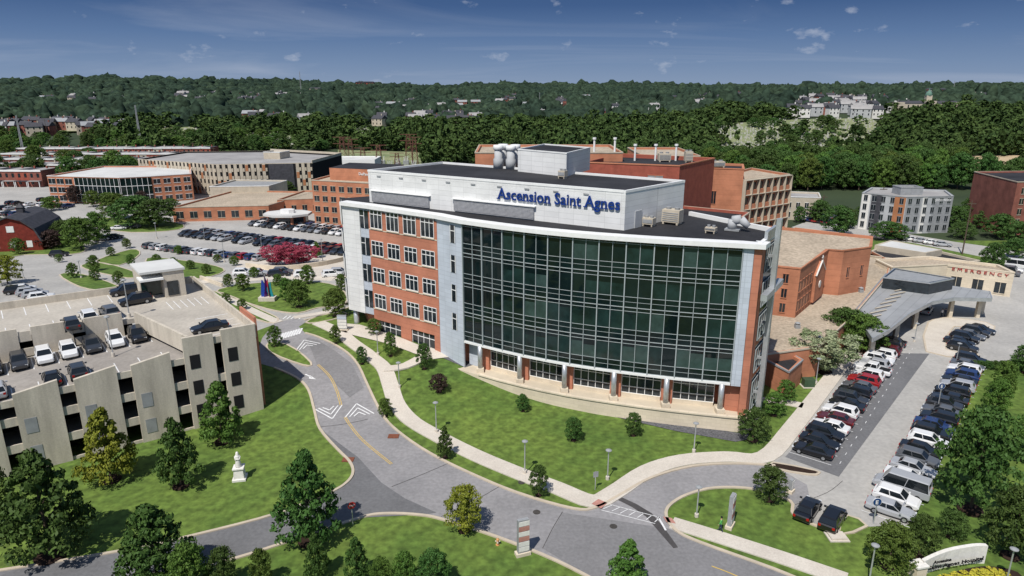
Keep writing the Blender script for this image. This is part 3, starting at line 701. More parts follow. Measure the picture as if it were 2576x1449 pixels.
hvac(33,150,28.2,1.3,.9,1.8,'white ventilation unit on the red plant block, left one');hvac(38,149,28.2,.8,.8,2.3,'white ventilation unit on the red plant block, right one')
hvac(50,168,25,1.6,1.2,1.4,'grey unit on the roof of the tall brick ward block')
for k in range(5):
    x=18+k*4.5;g=thing('roof_vent','thin white vent pipe on the brick roofs behind the tower, %s from left'%ordn(k+1),'vent pipe',(x,152,30.2 if x<24 else 28.8),'vent pipes on the rear roofs');mb=B();mb.tube((0,0,-.8),(0,0,2.6),.22,n=8);mb.tube((0,0,2.6),(0,0,3.),.4,n=8);mb.build('pipe',M['trim'],g)
# emergency department
sx=[(84,146),(98,148.5),(108,141.5),(109,148),(98,156),(84,153)]
g=block('emergency_wing','limestone emergency wing with red lettering at the far right','building',sx,-1,5.6,'lime','rooft',[(1,3,1,.6,3,2.,2.4)],trim='lime')
put_text('sign_lettering','E M E R G E N C Y',Fr(sx[1],sx[2]),.8,4.4,.15,.95,M['sign_red'],g,(sx[0][0],sx[0][1],-1),.04,.0,width=10.4)
cp=[(2148,785),(2228,690),(2262,706),(2330,712),(2400,722),(2490,735),(2495,752),(2400,750),(2345,760),(2290,788),(2235,832),(2195,853)]
cw=[P(a,b,4.6) for a,b in cp];o=cw[0];g=thing('entrance_canopy','long grey metal canopy with curved wing over the emergency drive','canopy',(o[0],o[1],0),world=True)
M['seam']=panelmat('standing_seam_roof',(.34,.35,.36),(.75,-.66),1.6,60,.7,.5,.06,.08)
mb=B();mb.prism(cw,4.2,4.65);mb.build('canopy_roof',M['seam'],g)
mb=B()
for i in range(len(cw)):q=Fr(cw[i],cw[(i+1)%len(cw)]);q.box(mb,0,q.L,4.05,4.8,-.08,.08)
mb.build('canopy_edge',M['steel'],g)
for a,b in((2200,842),(2262,800),(2310,770),(2400,745),(2470,745),(2480,737)):
    p=P(a,b,4.5);mb=B();mb.box(p[0]-.35,p[0]+.35,p[1]-.1,p[1]+.6,0,4.19);mb.build('column',M['lime'],g)
a=Vector(P(2195,800,4.6));b=Vector(P(2290,712,4.6))
for k in range(9):
    c=a+(b-a)*k/8;mb=B();mb.tube((c.x-2,c.y-1,4.9),(c.x+2,c.y+1,4.9),.12,n=6);mb.build('skylight_rib',M['tan'],g)
block('clerestory_roof','low glazed clerestory with grey roof above the emergency canopy','building',[P(2222,697,7),P(2340,712,7),P(2400,700,7),P(2250,675,7)],3,7,'dglass','grey',parapet=.1,trim='steel')
block('low_flat_building','long low building with dark and white roof beyond the emergency wing','building',[P(2172,640,5),P(2380,668,5),P(2465,655,5),P(2250,605,5)],-1,5,'tan','roofd',[(0,10,1,1.,3,2,2.)],trim='tan')
block('rooftop_monitor','white raised roof section on the long low building','rooftop section',[P(2200,620,5.6),P(2330,640,5.6),P(2370,632,5.6),P(2240,608,5.6)],4,6,'tan','roofw',parapet=.1,trim=None)
for k,(a,b) in enumerate(((2005,825),(2165,735),(2150,700),(2060,860))):
    p=P(a,b,4.5);g=thing('roof_vent','small grey vent on the tan gravel roof, %s from the camera'%ordn(k+1),'vent',(p[0],p[1],4.5),'vents on the tan roof');mb=B();mb.box(-.4,.4,-.4,.4,0,.6);mb.lathe([(.3,.6),(.5,.9),(.1,1.1)],n=8);mb.build('vent_body',M['grey'],g)
# apartments right
ap=[(111,216),(120.5,207.5),(136,209.5),(141,222),(120,228)]
g=block('apartment_building','grey and white four storey apartment building with orange panels beyond the street','building',ap,-1,11.5,'lgrey','roofg',[(0,5,4,.8,2.8,1.1,1.7),(1,6,4,.8,2.8,1.1,1.7)],trim='grey')
for i,s0,s1,m_ in((0,3,6.,'slate'),(1,.1,5,'grey'),(1,9,15.5,'grey'),(0,9.5,12.6,'orange'),(1,5.5,7,'stone'),(0,.2,2.6,'stone')):
    q=Fr(ap[i],ap[i+1]);mb=B();q.box(mb,s0,s1,-.9,11.2,0,.03);mb.build('wall_panel',M[m_],g)
put_text('sign_lettering','DIXON MANOR',Fr(ap[1],ap[2]),9.5,9.9,.06,1.0,M['white'],g,(ap[0][0],ap[0][1],-1),.03,.01,width=5.5)
block('roof_penthouse','small grey box on the roof of the apartment building','rooftop box',[(122,214),(129,214),(129,219),(122,219)],11,13.5,'grey','roofg',trim='grey')
block('brown_building','brown brick building cut off by the right edge of the view','building',[(148.5,201),(178,204),(176,228),(152,226)],-1,17,'brickr','roofd',[(0,6,5,1,3.1,1.3,1.7)],trim='tan')
block('white_brick_house','small white and brick two storey building behind the ward wing','building',[(93,231),(104,229),(108,240),(96,243)],-1,8,'tan','roofg',[(0,4,2,1,3.2,1.2,1.8)])
block('brick_garage_block','low brick building with flat roof beside the street, right of the ward wing','building',[P(1965,590,4),P(2070,600,4),P(2110,585,4),P(2000,572,4)],-1,4,'brick2','rooft',trim='tan')
sheet('street',[PX([(1990,572),(2150,592),(2300,612),(2640,680),(2700,650),(2400,608),(2200,575),(2050,550)])],.01,M['pave'])
# left buildings
g=block('brick_pavilion','orange brick pavilion with window bands and white sign lettering left of the tower','building',[(-65,222),(-38,212),(-34,236),(-60,244)],0,14.8,'brick2','rooft',[(0,9,4,1.2,3.4,1.9,1.7),(3,6,4,1.2,3.4,1.5,1.7)],trim='tan')
top=[(-60,226),(-40,219),(-37,236),(-57,242)]
mb=B();mb.prism(top,14.2,18.2,0,True,1);mb.build('top_storey',[M['brick2'],M['roofd']],g)
put_text('sign_lettering','DePaul Pavilion',Fr((-60,226),(-40,219)),11.,16.3,.1,1.2,M['white'],g,(-65,222,0),.04,.02,width=8.)
block('low_brick_building','long low brick building with tan roof beyond the car park','building',[(-114,227),(-83,231),(-76,262),(-108,266)],0,5,'brick2','rooft',[(0,7,1,1.2,3,2.4,2.2)],trim='tan')
block('low_brick_building','low brick wing with tan roof joining the four storey pavilion','building',[(-83,240),(-58,246),(-56,262),(-80,262)],0,5.5,'brick2','rooft',[(0,7,1,1.2,3,1.6,2.)],trim='tan')
block('grey_roofed_hall','low hall with grey roof behind the long brick building','building',[(-116,262),(-94,264),(-92,280),(-114,282)],0,7,'tan','grey')
g=thing('entrance_pavilion','single storey entrance pavilion with white eight sided roof by the car park','pavilion',(-74,222,0),world=True)
oc=[(-74+8*math.cos(math.pi/8+k*math.pi/4),223+6*math.sin(math.pi/8+k*math.pi/4)) for k in range(8)]
oi=[(-74+6.6*math.cos(math.pi/8+k*math.pi/4),223+4.7*math.sin(math.pi/8+k*math.pi/4)) for k in range(8)]
mb=B();mb.prism(oi,0,3.2);mb.build('wall',M['brick2'],g);mb=B();mb.prism(oc,3.2,3.9);mb.build('roof',M['roofw'],g);mb=B();mb.prism([( -74+(x+74)*.3,223+(y-223)*.3) for x,y in oc],3.9,5);mb.build('lantern',M['trim'],g)
for k in range(8):
    q=Fr(oi[k],oi[(k+1)%8]);mb=B();q.box(mb,.5,q.L-.5,.8,2.8,-.1,.05);mb.build('window',M['dglass'],g)
bg=[(-181,267),(-150,262),(-140,266),(-128,274),(-140,300),(-178,300)]
g=block('brick_and_glass_building','wide brick building with glass centre and white roof at the left','building',bg,0,10.5,'brick2','roofw',[(0,3,3,.8,3.3,3,2,'dglass',0,11),(2,4,3,.8,3.3,2.4,1.8)])
for i,s0,s1 in((0,12,31.2),(1,0,11)):
    q=Fr(bg[i],bg[i+1]);mb=B();q.box(mb,s0,min(s1,q.L),.5,10,0,.3);w_=mb.build('glass_wall',M['glass'],g);mb=B();s=s0
    while s<min(s1,q.L):q.box(mb,s-.06,s+.06,.5,10,.3,.42);s+=1.9
    for z in(3.5,7):q.box(mb,s0,min(s1,q.L),z-.08,z+.08,.305,.4)
    mb.build('mullion',M['trim'],w_)
pg=[(-165,305),(-122,284),(-84,290),(-80,325),(-120,345),(-160,340)]
g=block('patterned_parking_garage','large beige parking garage with orange panels beyond the brick buildings','parking garage',pg,0,13,'dark','roofg',[],parapet=.6,trim='tan')
for i in(0,1):
    q=Fr(pg[i],pg[i+1]);n=int(q.L/2.2)
    for k in range(n):
        s=k*q.L/n
        if i==1 and .52<k/n<.8: continue
        mb=B();q.box(mb,s+.1,s+1.35,.2,13,.0,.3,0)
        for r in range(4): q.box(mb,s+1.35,s+2.1,r*3.2+.2,r*3.2+1.6,0,.25,0)
        r=rnd.randrange(4);q.box(mb,s+.2,s+1.3,r*3.2+.4,r*3.2+2.9,.3,.36,1);mb.build('facade_panel',[M['tan'],M['orange']],g)
q=Fr(pg[1],pg[2]);mb=B();q.box(mb,q.L*.54,q.L*.8,.2,12.8,0,.3);mb.build('dark_wall',M['slate'],g)
for i in(2,3):
    q=Fr(pg[i],pg[i+1]);mb=B();q.box(mb,0,q.L,13.06,14,-.3,0);mb.build('parapet',M['tan'],g)
block('stair_tower','white stair tower on the patterned parking garage roof','stair tower',[(-112,312),(-104,310),(-102,318),(-110,320)],12,15.5,'tan','roofw')
block('white_shed','white industrial shed behind the patterned parking garage','shed',[(-92,352),(-70,352),(-70,370),(-92,370)],0,8,'trim','roofw',trim=None)
# barn
bx,by=P(60,622);g=thing('red_barn','dark red barn with arched slate roof and small cupola at the left edge','barn',(bx,by,gz(bx,by)),rz=.25)
pf=[(-7,0),(7,0),(7,3),(5.6,6.2),(3.,8.4),(0,9.4),(-3.,8.4),(-5.6,6.2),(-7,3)]
mb=B();mb.loft([[(x,-6,z) for x,z in pf],[(x,12,z) for x,z in pf]]);mb.build('wall',M['barn'],g)
rp=[(-7.5,2.7),(-6.,6.4),(-3.1,8.8),(0,9.8),(3.1,8.8),(6.,6.4),(7.5,2.7)];rq=[(x*.95,z-.25) for x,z in rp][::-1]
mb=B();mb.loft([[(x,-6.6,z) for x,z in rp+rq],[(x,12.6,z) for x,z in rp+rq]]);r_=mb.build('roof',M['slate'],g)
mb=B();mb.box(-.8,.8,2,3.6,9.3,11);mb.loft([[(-1,1.8,11),(1,1.8,11),(1,3.8,11),(-1,3.8,11)],[(-.05,2.75,12.2),(.05,2.75,12.2),(.05,2.85,12.2),(-.05,2.85,12.2)]]);mb.build('cupola',M['slate'],r_)
for x in(-4,0,4):
    mb=B();mb.box(x-.7,x+.7,-6.08,-6,1.2,3);mb.build('window',M['trim'],g)
mb=B();mb.box(-.9,.9,-6.08,-6,5.5,7.2);mb.build('loft_door',M['trim'],g)
# ---------- garage
GO=Vector((-34.6,87.1));GA=Vector((-.83,-.557));GB=Vector((-.62,.785))
def gp_(s,d): q=GO+GA*s+GB*d;return (q.x,q.y)
def rz_(s): return 10.6-.06*s
gar=thing('parking_garage','pale concrete parking garage with stepped wall panels and roof deck, left foreground','parking garage',(GO.x,GO.y,0),world=True)
def gbox(mb,s0,s1,d0,d1,z0,z1,mi=0,z0b=None,z1b=None):
    z0b=z0 if z0b is None else z0b;z1b=z1 if z1b is None else z1b
    a=[(*gp_(s0,d0),z0),(*gp_(s1,d0),z0b),(*gp_(s1,d1),z0b),(*gp_(s0,d1),z0)];b=[(*gp_(s0,d0),z1),(*gp_(s1,d0),z1b),(*gp_(s1,d1),z1b),(*gp_(s0,d1),z1)];mb.hexa(a,b,mi)
mb=B();up=[gp_(0.3,.4),gp_(8.6,.4),gp_(12,15.6),gp_(50,15.6),gp_(50,31),gp_(.3,31)];mb.prism(up,11.3,12.);mb.build('upper_deck',M['deck'],gar)
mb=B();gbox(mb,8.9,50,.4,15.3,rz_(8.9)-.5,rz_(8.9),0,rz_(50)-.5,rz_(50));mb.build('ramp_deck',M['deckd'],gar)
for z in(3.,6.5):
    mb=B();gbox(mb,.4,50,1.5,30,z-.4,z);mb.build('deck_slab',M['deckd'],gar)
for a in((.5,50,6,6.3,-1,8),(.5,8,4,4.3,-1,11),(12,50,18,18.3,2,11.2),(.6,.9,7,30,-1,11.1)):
    mb=B();gbox(mb,*a);mb.build('inner_wall',M['dark'],gar)  # near-black backing walls: shade of the garage interior put into the colour
sl=[(.25,4.6,13.2),(5.6,9.3,13.0)]+[(10.9+6.1*k,15.4+6.1*k,None) for k in range(6)]
for s0,s1,zt in sl:
    z1=zt or rz_(s0)+1.5;z1b=zt or rz_(s1)+1.0
    mb=B();gbox(mb,s0,s1,-.1,.35,-1.5,z1,0,-1.5,z1b);p_=mb.build('wall_panel',M['conc'],gar)
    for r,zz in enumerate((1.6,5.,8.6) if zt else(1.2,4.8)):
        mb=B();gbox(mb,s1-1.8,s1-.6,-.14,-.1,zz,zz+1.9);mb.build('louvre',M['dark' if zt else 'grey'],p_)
gaps=[(4.6,5.6,12.)]+[(9.3,10.9,9.9)]+[(15.4+6.1*k,17.+6.1*k,rz_(16+6.1*k)) for k in range(5)]
for s0,s1,zt in gaps:
    for z0_,z1_ in((-1.5,.4),(2.6,3.65),(6.,7.05),(zt-.5,zt+.35)):
        mb=B();gbox(mb,s0,s1,.1,.3,z0_,z1_);mb.build('spandrel',M['conc'],gar)
for k in range(6):
    s0=13.5+6.1*k;mb=B();gbox(mb,s0,s0+4.6,15.3,15.65,rz_(s0)-.2,13.2);p_=mb.build('wall_panel',M['conc'],gar)
    for z0_,z1_ in((11.3,12.7),(rz_(s0)-.2,rz_(s0)+.9)):
        mb=B();gbox(mb,s0+4.65,s0+6.05,15.4,15.6,z0_,z1_);mb.build('spandrel',M['conc'],gar)
q=Fr(gp_(12,15.4),gp_(8.7,.4));mb=B();q.box(mb,0,q.L,10.6,13.,-.35,0);mb.build('parapet',M['conc'],gar)
for a in((0.35,2.6),(10,50)):
    mb=B();gbox(mb,*a,31,31.3,11,13.1);mb.build('parapet',M['conc'],gar)
mb=B();gbox(mb,0,.3,.36,31,11.2,13.1);gbox(mb,0,.3,7,31,7.3,8.9);gbox(mb,0,.3,7,31,3.6,5.1);gbox(mb,0,.3,7,31,-1.5,1.5)
for d in(12,18,24,30):gbox(mb,0.02,.29,d,d+1,-1.5,11.2)
mb.build('side_wall',M['conc'],gar)
mb=B();gbox(mb,-.35,-.02,.9,7,-1.5,13.8);gbox(mb,.0,.28,.9,6.9,-1.4,11.1);mb.build('brick_stair_wall',M['brick'],gar)
def bayline(a):
    mb=B();gbox(mb,*a);mb.build('bay_line',M['white'],gar)
for k in range(11):
    bayline((13+k*2.75,13.12+k*2.75,16.2,21.,12.003,12.012));bayline((13+k*2.75,13.12+k*2.75,26,30.6,12.003,12.012))
for k in range(6):bayline((1.5+k*1.,1.6+k*1.,17,21.5,12.003,12.012))
for k in range(4):bayline((.8,5.2,2+k*2.75,2.12+k*2.75,12.003,12.012))
for k in range(12):
    for d0,d1 in((9.9,14.8),(.8,5.)):
        s=11+k*2.75;bayline((s,s+.12,d0,d1,rz_(s)-.05,rz_(s)+.01))
g=thing('stair_house','pale stair and lift house with white roof on the garage roof deck','stair house',(*gp_(3,24),12),world=True)
mb=B();gbox(mb,3,6,24,31,12,16.2);gbox(mb,6,9,26,31,12,16.2,0);mb.build('wall',M['conc'],g);mb=B();gbox(mb,2.8,9.2,23.8,31.2,16.2,16.55);mb.build('roof',M['roofw'],g)
mb=B();gbox(mb,4,5.6,23.9,23.98,12.3,14.6);mb.build('window',M['dglass'],g)
mb=B();gbox(mb,2.9,2.98,25,28,13,14.8);mb.build('window',M['dglass'],g)
mb=B();gbox(mb,6.1,8.9,25.9,25.98,12.2,15);mb.build('glazing',M['glass2'],g)
mb=B();gbox(mb,6.05,9.3,23.5,26.3,15.1,15.4);mb.build('door_canopy',M['trim'],g)
# ---------- vehicles
CARS={'suv':dict(st=[(-2.3,.5,.95,.78),(-2.2,.34,1.08,.9),(-1.6,.26,1.1,.95),(0,.24,1.1,.96),(1.15,.25,1.08,.95),(1.3,.26,1.06,.94),(2.1,.3,.94,.9),(2.32,.42,.78,.78)],gb=(-2.15,1.15,1.08,.88),gt=(-1.75,.35,1.66,.7)),
'sedan':dict(st=[(-2.4,.5,.85,.72),(-2.3,.34,.98,.86),(-1.6,.26,1.0,.92),(0,.22,.96,.93),(1.0,.24,.94,.92),(2.0,.28,.8,.88),(2.38,.4,.66,.74)],gb=(-1.75,1.05,.96,.84),gt=(-1.1,.25,1.42,.64)),
'pickup':dict(st=[(-2.8,.5,1.1,.9),(-2.7,.4,1.12,.96),(-1,.32,1.12,.98),(1,.32,1.12,.98),(1.2,.32,1.15,.97),(2.6,.4,1.08,.94),(2.8,.5,.85,.86)],gb=(-.9,1.3,1.12,.9),gt=(-.7,.65,1.82,.74)),
'van':dict(st=[(-2.9,.45,1.3,.9),(-2.8,.34,1.4,.98),(0,.3,1.4,1.),(1.8,.3,1.3,.98),(2.6,.34,1.0,.94),(2.85,.45,.8,.84)],gb=(-2.75,2.0,1.35,.96),gt=(-2.6,1.35,2.35,.82))}
MC={}
def carparts(k,col):
    key=(k,col)
    if key in MC:return MC[key]
    d=CARS[k];pm=M['p_'+col]
    def body(mb,mi=0):
        secs=[]
        for x,zb,zt,hw in d['st']:
            secs.append([(x,-hw+.12,zb),(x,hw-.12,zb),(x,hw,zb+.14),(x,hw,zt-.2),(x,hw-.1,zt),(x,-hw+.1,zt),(x,-hw,zt-.2),(x,-hw,zb+.14)])
        mb.loft(secs,mi)
        for s in(-1,1):mb.box(.95 if k!='van' else 1.7,1.12 if k!='van' else 1.85,s*1.05-.12,s*1.05+.12,d['gb'][2]-.02,d['gb'][2]+.14,mi)
    def cabin(mb,mi=0):
        a,b,z,w=d['gb'];c,e,z2,w2=d['gt'];mb.hexa([(a,-w,z-.1),(b,-w,z-.1),(b,w,z-.1),(a,w,z-.1)],[(c,-w2,z2),(e,-w2,z2),(e,w2,z2),(c,w2,z2)],mi)
    def roof(mb,mi=0):
        a,b,z,w=d['gb'];c,e,z2,w2=d['gt'];mb.hexa([(c-.08,-w2-.04,z2-.03),(e+.05,-w2-.04,z2-.03),(e+.05,w2+.04,z2-.03),(c-.08,w2+.04,z2-.03)],[(c+.1,-w2+.08,z2+.06),(e-.1,-w2+.08,z2+.06),(e-.1,w2-.08,z2+.06),(c+.1,w2-.08,z2+.06)],mi)
        for s in(-1,1):
            mb.tube((a,s*w,z-.05),(c,s*w2,z2),.05,n=4,mi=mi);mb.tube((b,s*w,z-.05),(e,s*w2,z2),.045,n=4,mi=mi)
            m=(a+b)/2;m2=(c+e)/2;mb.tube((m,s*(w+.01),z-.05),(m2,s*(w2+.01),z2),.045,n=4,mi=mi)
            if k=='suv':mb.hexa([(a+.05,s*(w-.05),z-.05),(a+.5,s*(w-.05),z-.05),(a+.5,s*(w+.015),z-.05),(a+.05,s*(w+.015),z-.05)],[(c,s*(w2-.03),z2),(c+.3,s*(w2-.03),z2),(c+.3,s*(w2+.015),z2),(c,s*(w2+.015),z2)],mi)
    def wheel(mb,x,s,mi=0):
        r=.36 if k!='sedan' else .33;mb.tube((x,s*.74,r),(x,s*.99,r),r,n=14,mi=mi)
    def rimf(mb,x,s,mi=0):
        r=.36 if k!='sedan' else .33;mb.tube((x,s*.985,r),(x,s*1.0,r),r*.62,n=10,mi=mi)
    xf=1.45 if k in('suv','sedan') else 1.75;xr=-1.4 if k in('suv','sedan') else -1.75
    fx=d['st'][-1][0];rx=d['st'][0][0];fz=d['st'][-1][2];rz=d['st'][0][2]
    def hl(mb,s,mi=0):mb.box(fx-.3,fx-.02,s*.62-.16,s*.62+.16,fz-.12,fz+.05,mi)
    def tl(mb,s,mi=0):mb.box(rx-.01,rx+.12,s*.68-.12,s*.68+.14,rz-.2,rz+.05,mi)
    r={}
    for nm,fn,m_ in(('body',body,pm),('cabin_glass',cabin,M['cglass']),('roof',roof,pm)):
        mb=B();fn(mb);r[nm]=mb.mesh(nm,m_)
    for i,(x,s) in enumerate(((xf,1),(xf,-1),(xr,1),(xr,-1))):
        mb=B();wheel(mb,x,s);r['w%d'%i]=mb.mesh('wheel',M['tyre']);mb=B();rimf(mb,x,s);r['r%d'%i]=mb.mesh('rim',M['rim'])
    for s in(-1,1):
        mb=B();hl(mb,s);r['h%d'%s]=mb.mesh('headlight',M['lamp']);mb=B();tl(mb,s);r['t%d'%s]=mb.mesh('taillight',M['tail'])
    if k=='pickup':
        mb=B();mb.box(-2.6,-1.05,-.78,.78,1.06,1.135);r['bed']=mb.mesh('cargo_bed',M['dark'])
    mb=B();body(mb,0);cabin(mb,1);roof(mb,0)
    for x in(xf,xr):
        for s in(-1,1):wheel(mb,x,s,2);rimf(mb,x,s,3)
    for s in(-1,1):hl(mb,s,3);tl(mb,s,4)
    r['far']=mb.mesh('car_far',[pm,M['cglass'],M['tyre'],M['rim'],M['tail']])
    MC[key]=r;return r
def car(k,col,x,y,z,ang,label,group,far=False):
    r=carparts(k,col);cat={'suv':'car','sedan':'car','pickup':'pickup truck','van':'van'}[k]
    nm={'suv':'parked_car','sedan':'parked_car','pickup':'pickup_truck','van':'parked_van'}[k]
    if far:
        o=link(nm,r['far'],None,(x,y,z));o.rotation_euler=(0,0,ang);tag(o,label,cat,group);return o
    g=thing(nm,label,cat,(x,y,z),group,ang)
    for n_ in('body','cabin_glass','roof'):link(n_,r[n_],g)
    for i in range(4):w=link('wheel',r['w%d'%i],g);link('rim',r['r%d'%i],w)
    for s in(-1,1):link('headlight',r['h%d'%s],g);link('taillight',r['t%d'%s],g)
    if 'bed' in r:link('cargo_bed',r['bed'],g)
    return g
KN={'suv':'SUV','sedan':'sedan','pickup':'pickup truck','van':'van'}
pa=math.atan2(PERP.y,PERP.x)
r1=[('sedan','black'),('sedan','black'),('suv','black'),('sedan','white'),('sedan','maroon'),('suv','white'),('sedan','black'),('suv','dark grey'),('suv','black'),('sedan','grey'),('suv','red'),('suv','white'),('pickup','white'),('suv','silver'),('suv','white'),('suv','white'),('suv','maroon'),('suv','black'),('sedan','black')]
for i,(k,c) in enumerate(r1):
    p=r1a+(r1b-r1a)*i/(len(r1)-1);car(k,c,p.x+rnd.uniform(-.15,.15),p.y+rnd.uniform(-.15,.15),.03,pa+(math.pi if rnd.random()<.8 else 0)+rnd.uniform(-.03,.03),'%s %s, %s from the near end of the row beside the footpath'%(c,KN[k],ordn(i+1)),'cars in the row beside the footpath')
r2=[('sedan','silver'),('suv','white'),('van','silver'),('sedan','white'),('sedan','silver'),('suv','grey'),('sedan','black'),('suv','white'),('suv','black'),('sedan','blue'),('suv','black'),('sedan','grey'),('suv','dark grey'),('sedan','black'),('suv','black'),('suv','silver'),('sedan','black'),('suv','blue'),('suv','white'),('sedan','grey'),('suv','black')]
for i,(k,c) in enumerate(r2):
    p=r2a+(r2b-r2a)*i/(len(r2)-1);car(k,c,p.x+rnd.uniform(-.2,.2),p.y+rnd.uniform(-.15,.15),.03,pa+(math.pi if rnd.random()<.3 else 0)+rnd.uniform(-.04,.04),'%s %s, %s from the near end of the rightmost row'%(c,KN[k],ordn(i+1)),'cars in the row beside the right lawn')
def pc(px,py,z,k,c,ang,label,group=None,far=False):
    p=P(px,py,z);zz=gz(*p)+.03 if z is None else z;car(k,c,p[0],p[1],zz,ang,label,group,far)
ra=math.atan2(.777,.63)
pc(2030,1292,None,'sedan','black',ra,'black sedan alone in the bay beside the small grass island');pc(2092,1318,None,'suv','black',ra,'black SUV in the bay nearest the round E sign')
for k,(a,b,c) in enumerate(((2412,868,'black'),(2425,858,'black'),(2440,850,'grey'),(2452,843,'black'),(2465,836,'black'),(2420,882,'black'))):
    pc(a,b,None,'suv' if k%2 else 'sedan',c,pa-.1,'%s car, %s of six by the pale island near the emergency drive'%(c,ordn(k+1)),'cars by the pale island')
pc(2330,787,None,'sedan','silver',ra,'silver sedan driving out from under the emergency canopy')
for k,(a,b,c) in enumerate(((2505,712,'white'),(2515,702,'white'),(2530,692,'grey'),(2545,684,'white'),(2562,676,'white'))):
    pc(a,b,None,'van' if k%2==0 else 'suv',c,pa,'%s vehicle, %s from left in the row right of the emergency wing'%(c,ordn(k+1)),'vehicles right of the emergency wing',True)
gb=math.atan2(GB.y,GB.x);ga=math.atan2(GA.y,GA.x)
for k,(a,b,ty,c,an) in enumerate(((318,740,'suv','black',ga),(342,764,'suv','black',ga+.1),(225,806,'suv','white',gb),(277,795,'suv','grey',gb+.1),(182,826,'suv','dark grey',gb),(528,832,'sedan','black',ga))):
    pc(a,b,12.02,ty,c,an,['black SUV beside the stair house on the garage roof','black SUV just in front of the stair house','white SUV on the garage roof behind the wall panels','grey SUV on the garage roof, right of the white one','dark grey SUV on the garage roof, left of the white one','black sedan alone on the right end of the garage roof'][k],'cars on the garage roof')
for k in range(10):
    s=12.4+2.75*k;x,y=gp_(s,12.3);c=['black','white','dark grey','white','white','dark grey','black','silver','black','grey'][k]
    car('suv',c,x,y,rz_(s)+.03,gb+math.pi,'%s SUV, %s from right in the back row of the garage ramp deck'%(c,ordn(k+1)),'cars in the back row of the ramp deck')
for k in(3,4,6,7,8):
    s=12.4+2.75*k;x,y=gp_(s,3.6);c={3:'dark grey',4:'black',6:'silver',7:'black',8:'white'}[k]
    car('suv' if k!=4 else 'sedan',c,x,y,rz_(s)+.03,gb,'%s car in the front row of the garage ramp deck, bay %d from right'%(c,k+1),'cars in the front row of the ramp deck')
pool=['white']*6+['black']*6+['silver']*4+['grey']*4+['dark grey']*3+['blue','blue','red','maroon']
la=math.atan2(LN.y,LN.x)
for ri,(o_,s0,s1,fl) in enumerate(rows):
    s=s0;n=0
    while s<s1:
        n+=1
        if rnd.random()<.95:
            c=rnd.choice(pool);k=rnd.choice(('suv','suv','sedan'));p=LB+LD*s+LN*o_
            car(k,c,p.x,p.y,gz(p.x,p.y)+.03,la+(math.pi if fl else 0)+rnd.uniform(-.03,.03),'%s %s, bay %d from left, row %d from camera, big car park'%(c,KN[k],n,ri+1),'cars in the big car park',True)
        s+=2.75
for k,(a,b,c) in enumerate(((612,693,'white'),(650,694,'silver'),(700,696,'black'),(712,690,'grey'),(765,697,'white'),(835,697,'white'),(855,692,'silver'))):
    pc(a,b,None,'suv',c,.1+.1*(k%3),'%s SUV, %s from left along the far edge of the round lawn'%(c,ordn(k+1)),'cars along the round lawn',True)
for k,(a,b,c) in enumerate(((60,735,'white'),(75,742,'silver'),(90,748,'silver'),(105,755,'white'),(45,738,'black'))):
    pc(a,b,None,'suv',c,.5,'%s SUV, %s of the five parked behind the garage at the left'%(c,ordn(k+1)),'cars behind the garage',True)
pc(150,645,None,'suv','black',.4,'black SUV driving on the road below the barn',None,True)
for k,(a,b,c) in enumerate(((255,605,'silver'),(272,603,'black'),(300,578,'white'),(318,576,'black'),(335,574,'grey'),(290,600,'black'))):
    pc(a,b,None,'sedan',c,.3,'%s sedan, %s of the six near the road bend behind the barn'%(c,ordn(k+1)),'cars at the road bend',True)
for r in range(5):
    for k in range(11):
        if rnd.random()<.8:
            x=-205+k*2.9+r*4;y=236+r*8.5+(-.25)*k*2.9;c=rnd.choice(pool)
            if x>-184 and y>258: continue
            car(rnd.choice(('suv','sedan')),c,x,y,.03,1.3,'%s car, %s from left in row %d of the far left car park'%(c,ordn(k+1),r+1),'cars in the far left car park',True)
for r in range(2):
    for k in range(9):
        p=P(2010+k*14,538+r*14+k*2.2)
        if 0<p[0]<125: c=rnd.choice(pool);car('sedan',c,p[0],p[1],.03,.8,'%s sedan, %s from left in row %d behind the ward wing'%(c,ordn(k+1),r+1),'cars behind the ward wing',True)
for k in range(6):
    p=P(2240+k*26,597+k*4.5);c=rnd.choice(pool);car('sedan',c,p[0],p[1],.03,-.35,'%s sedan, %s from left parked on the street by the apartments'%(c,ordn(k+1)),'cars on the street by the apartments',True)
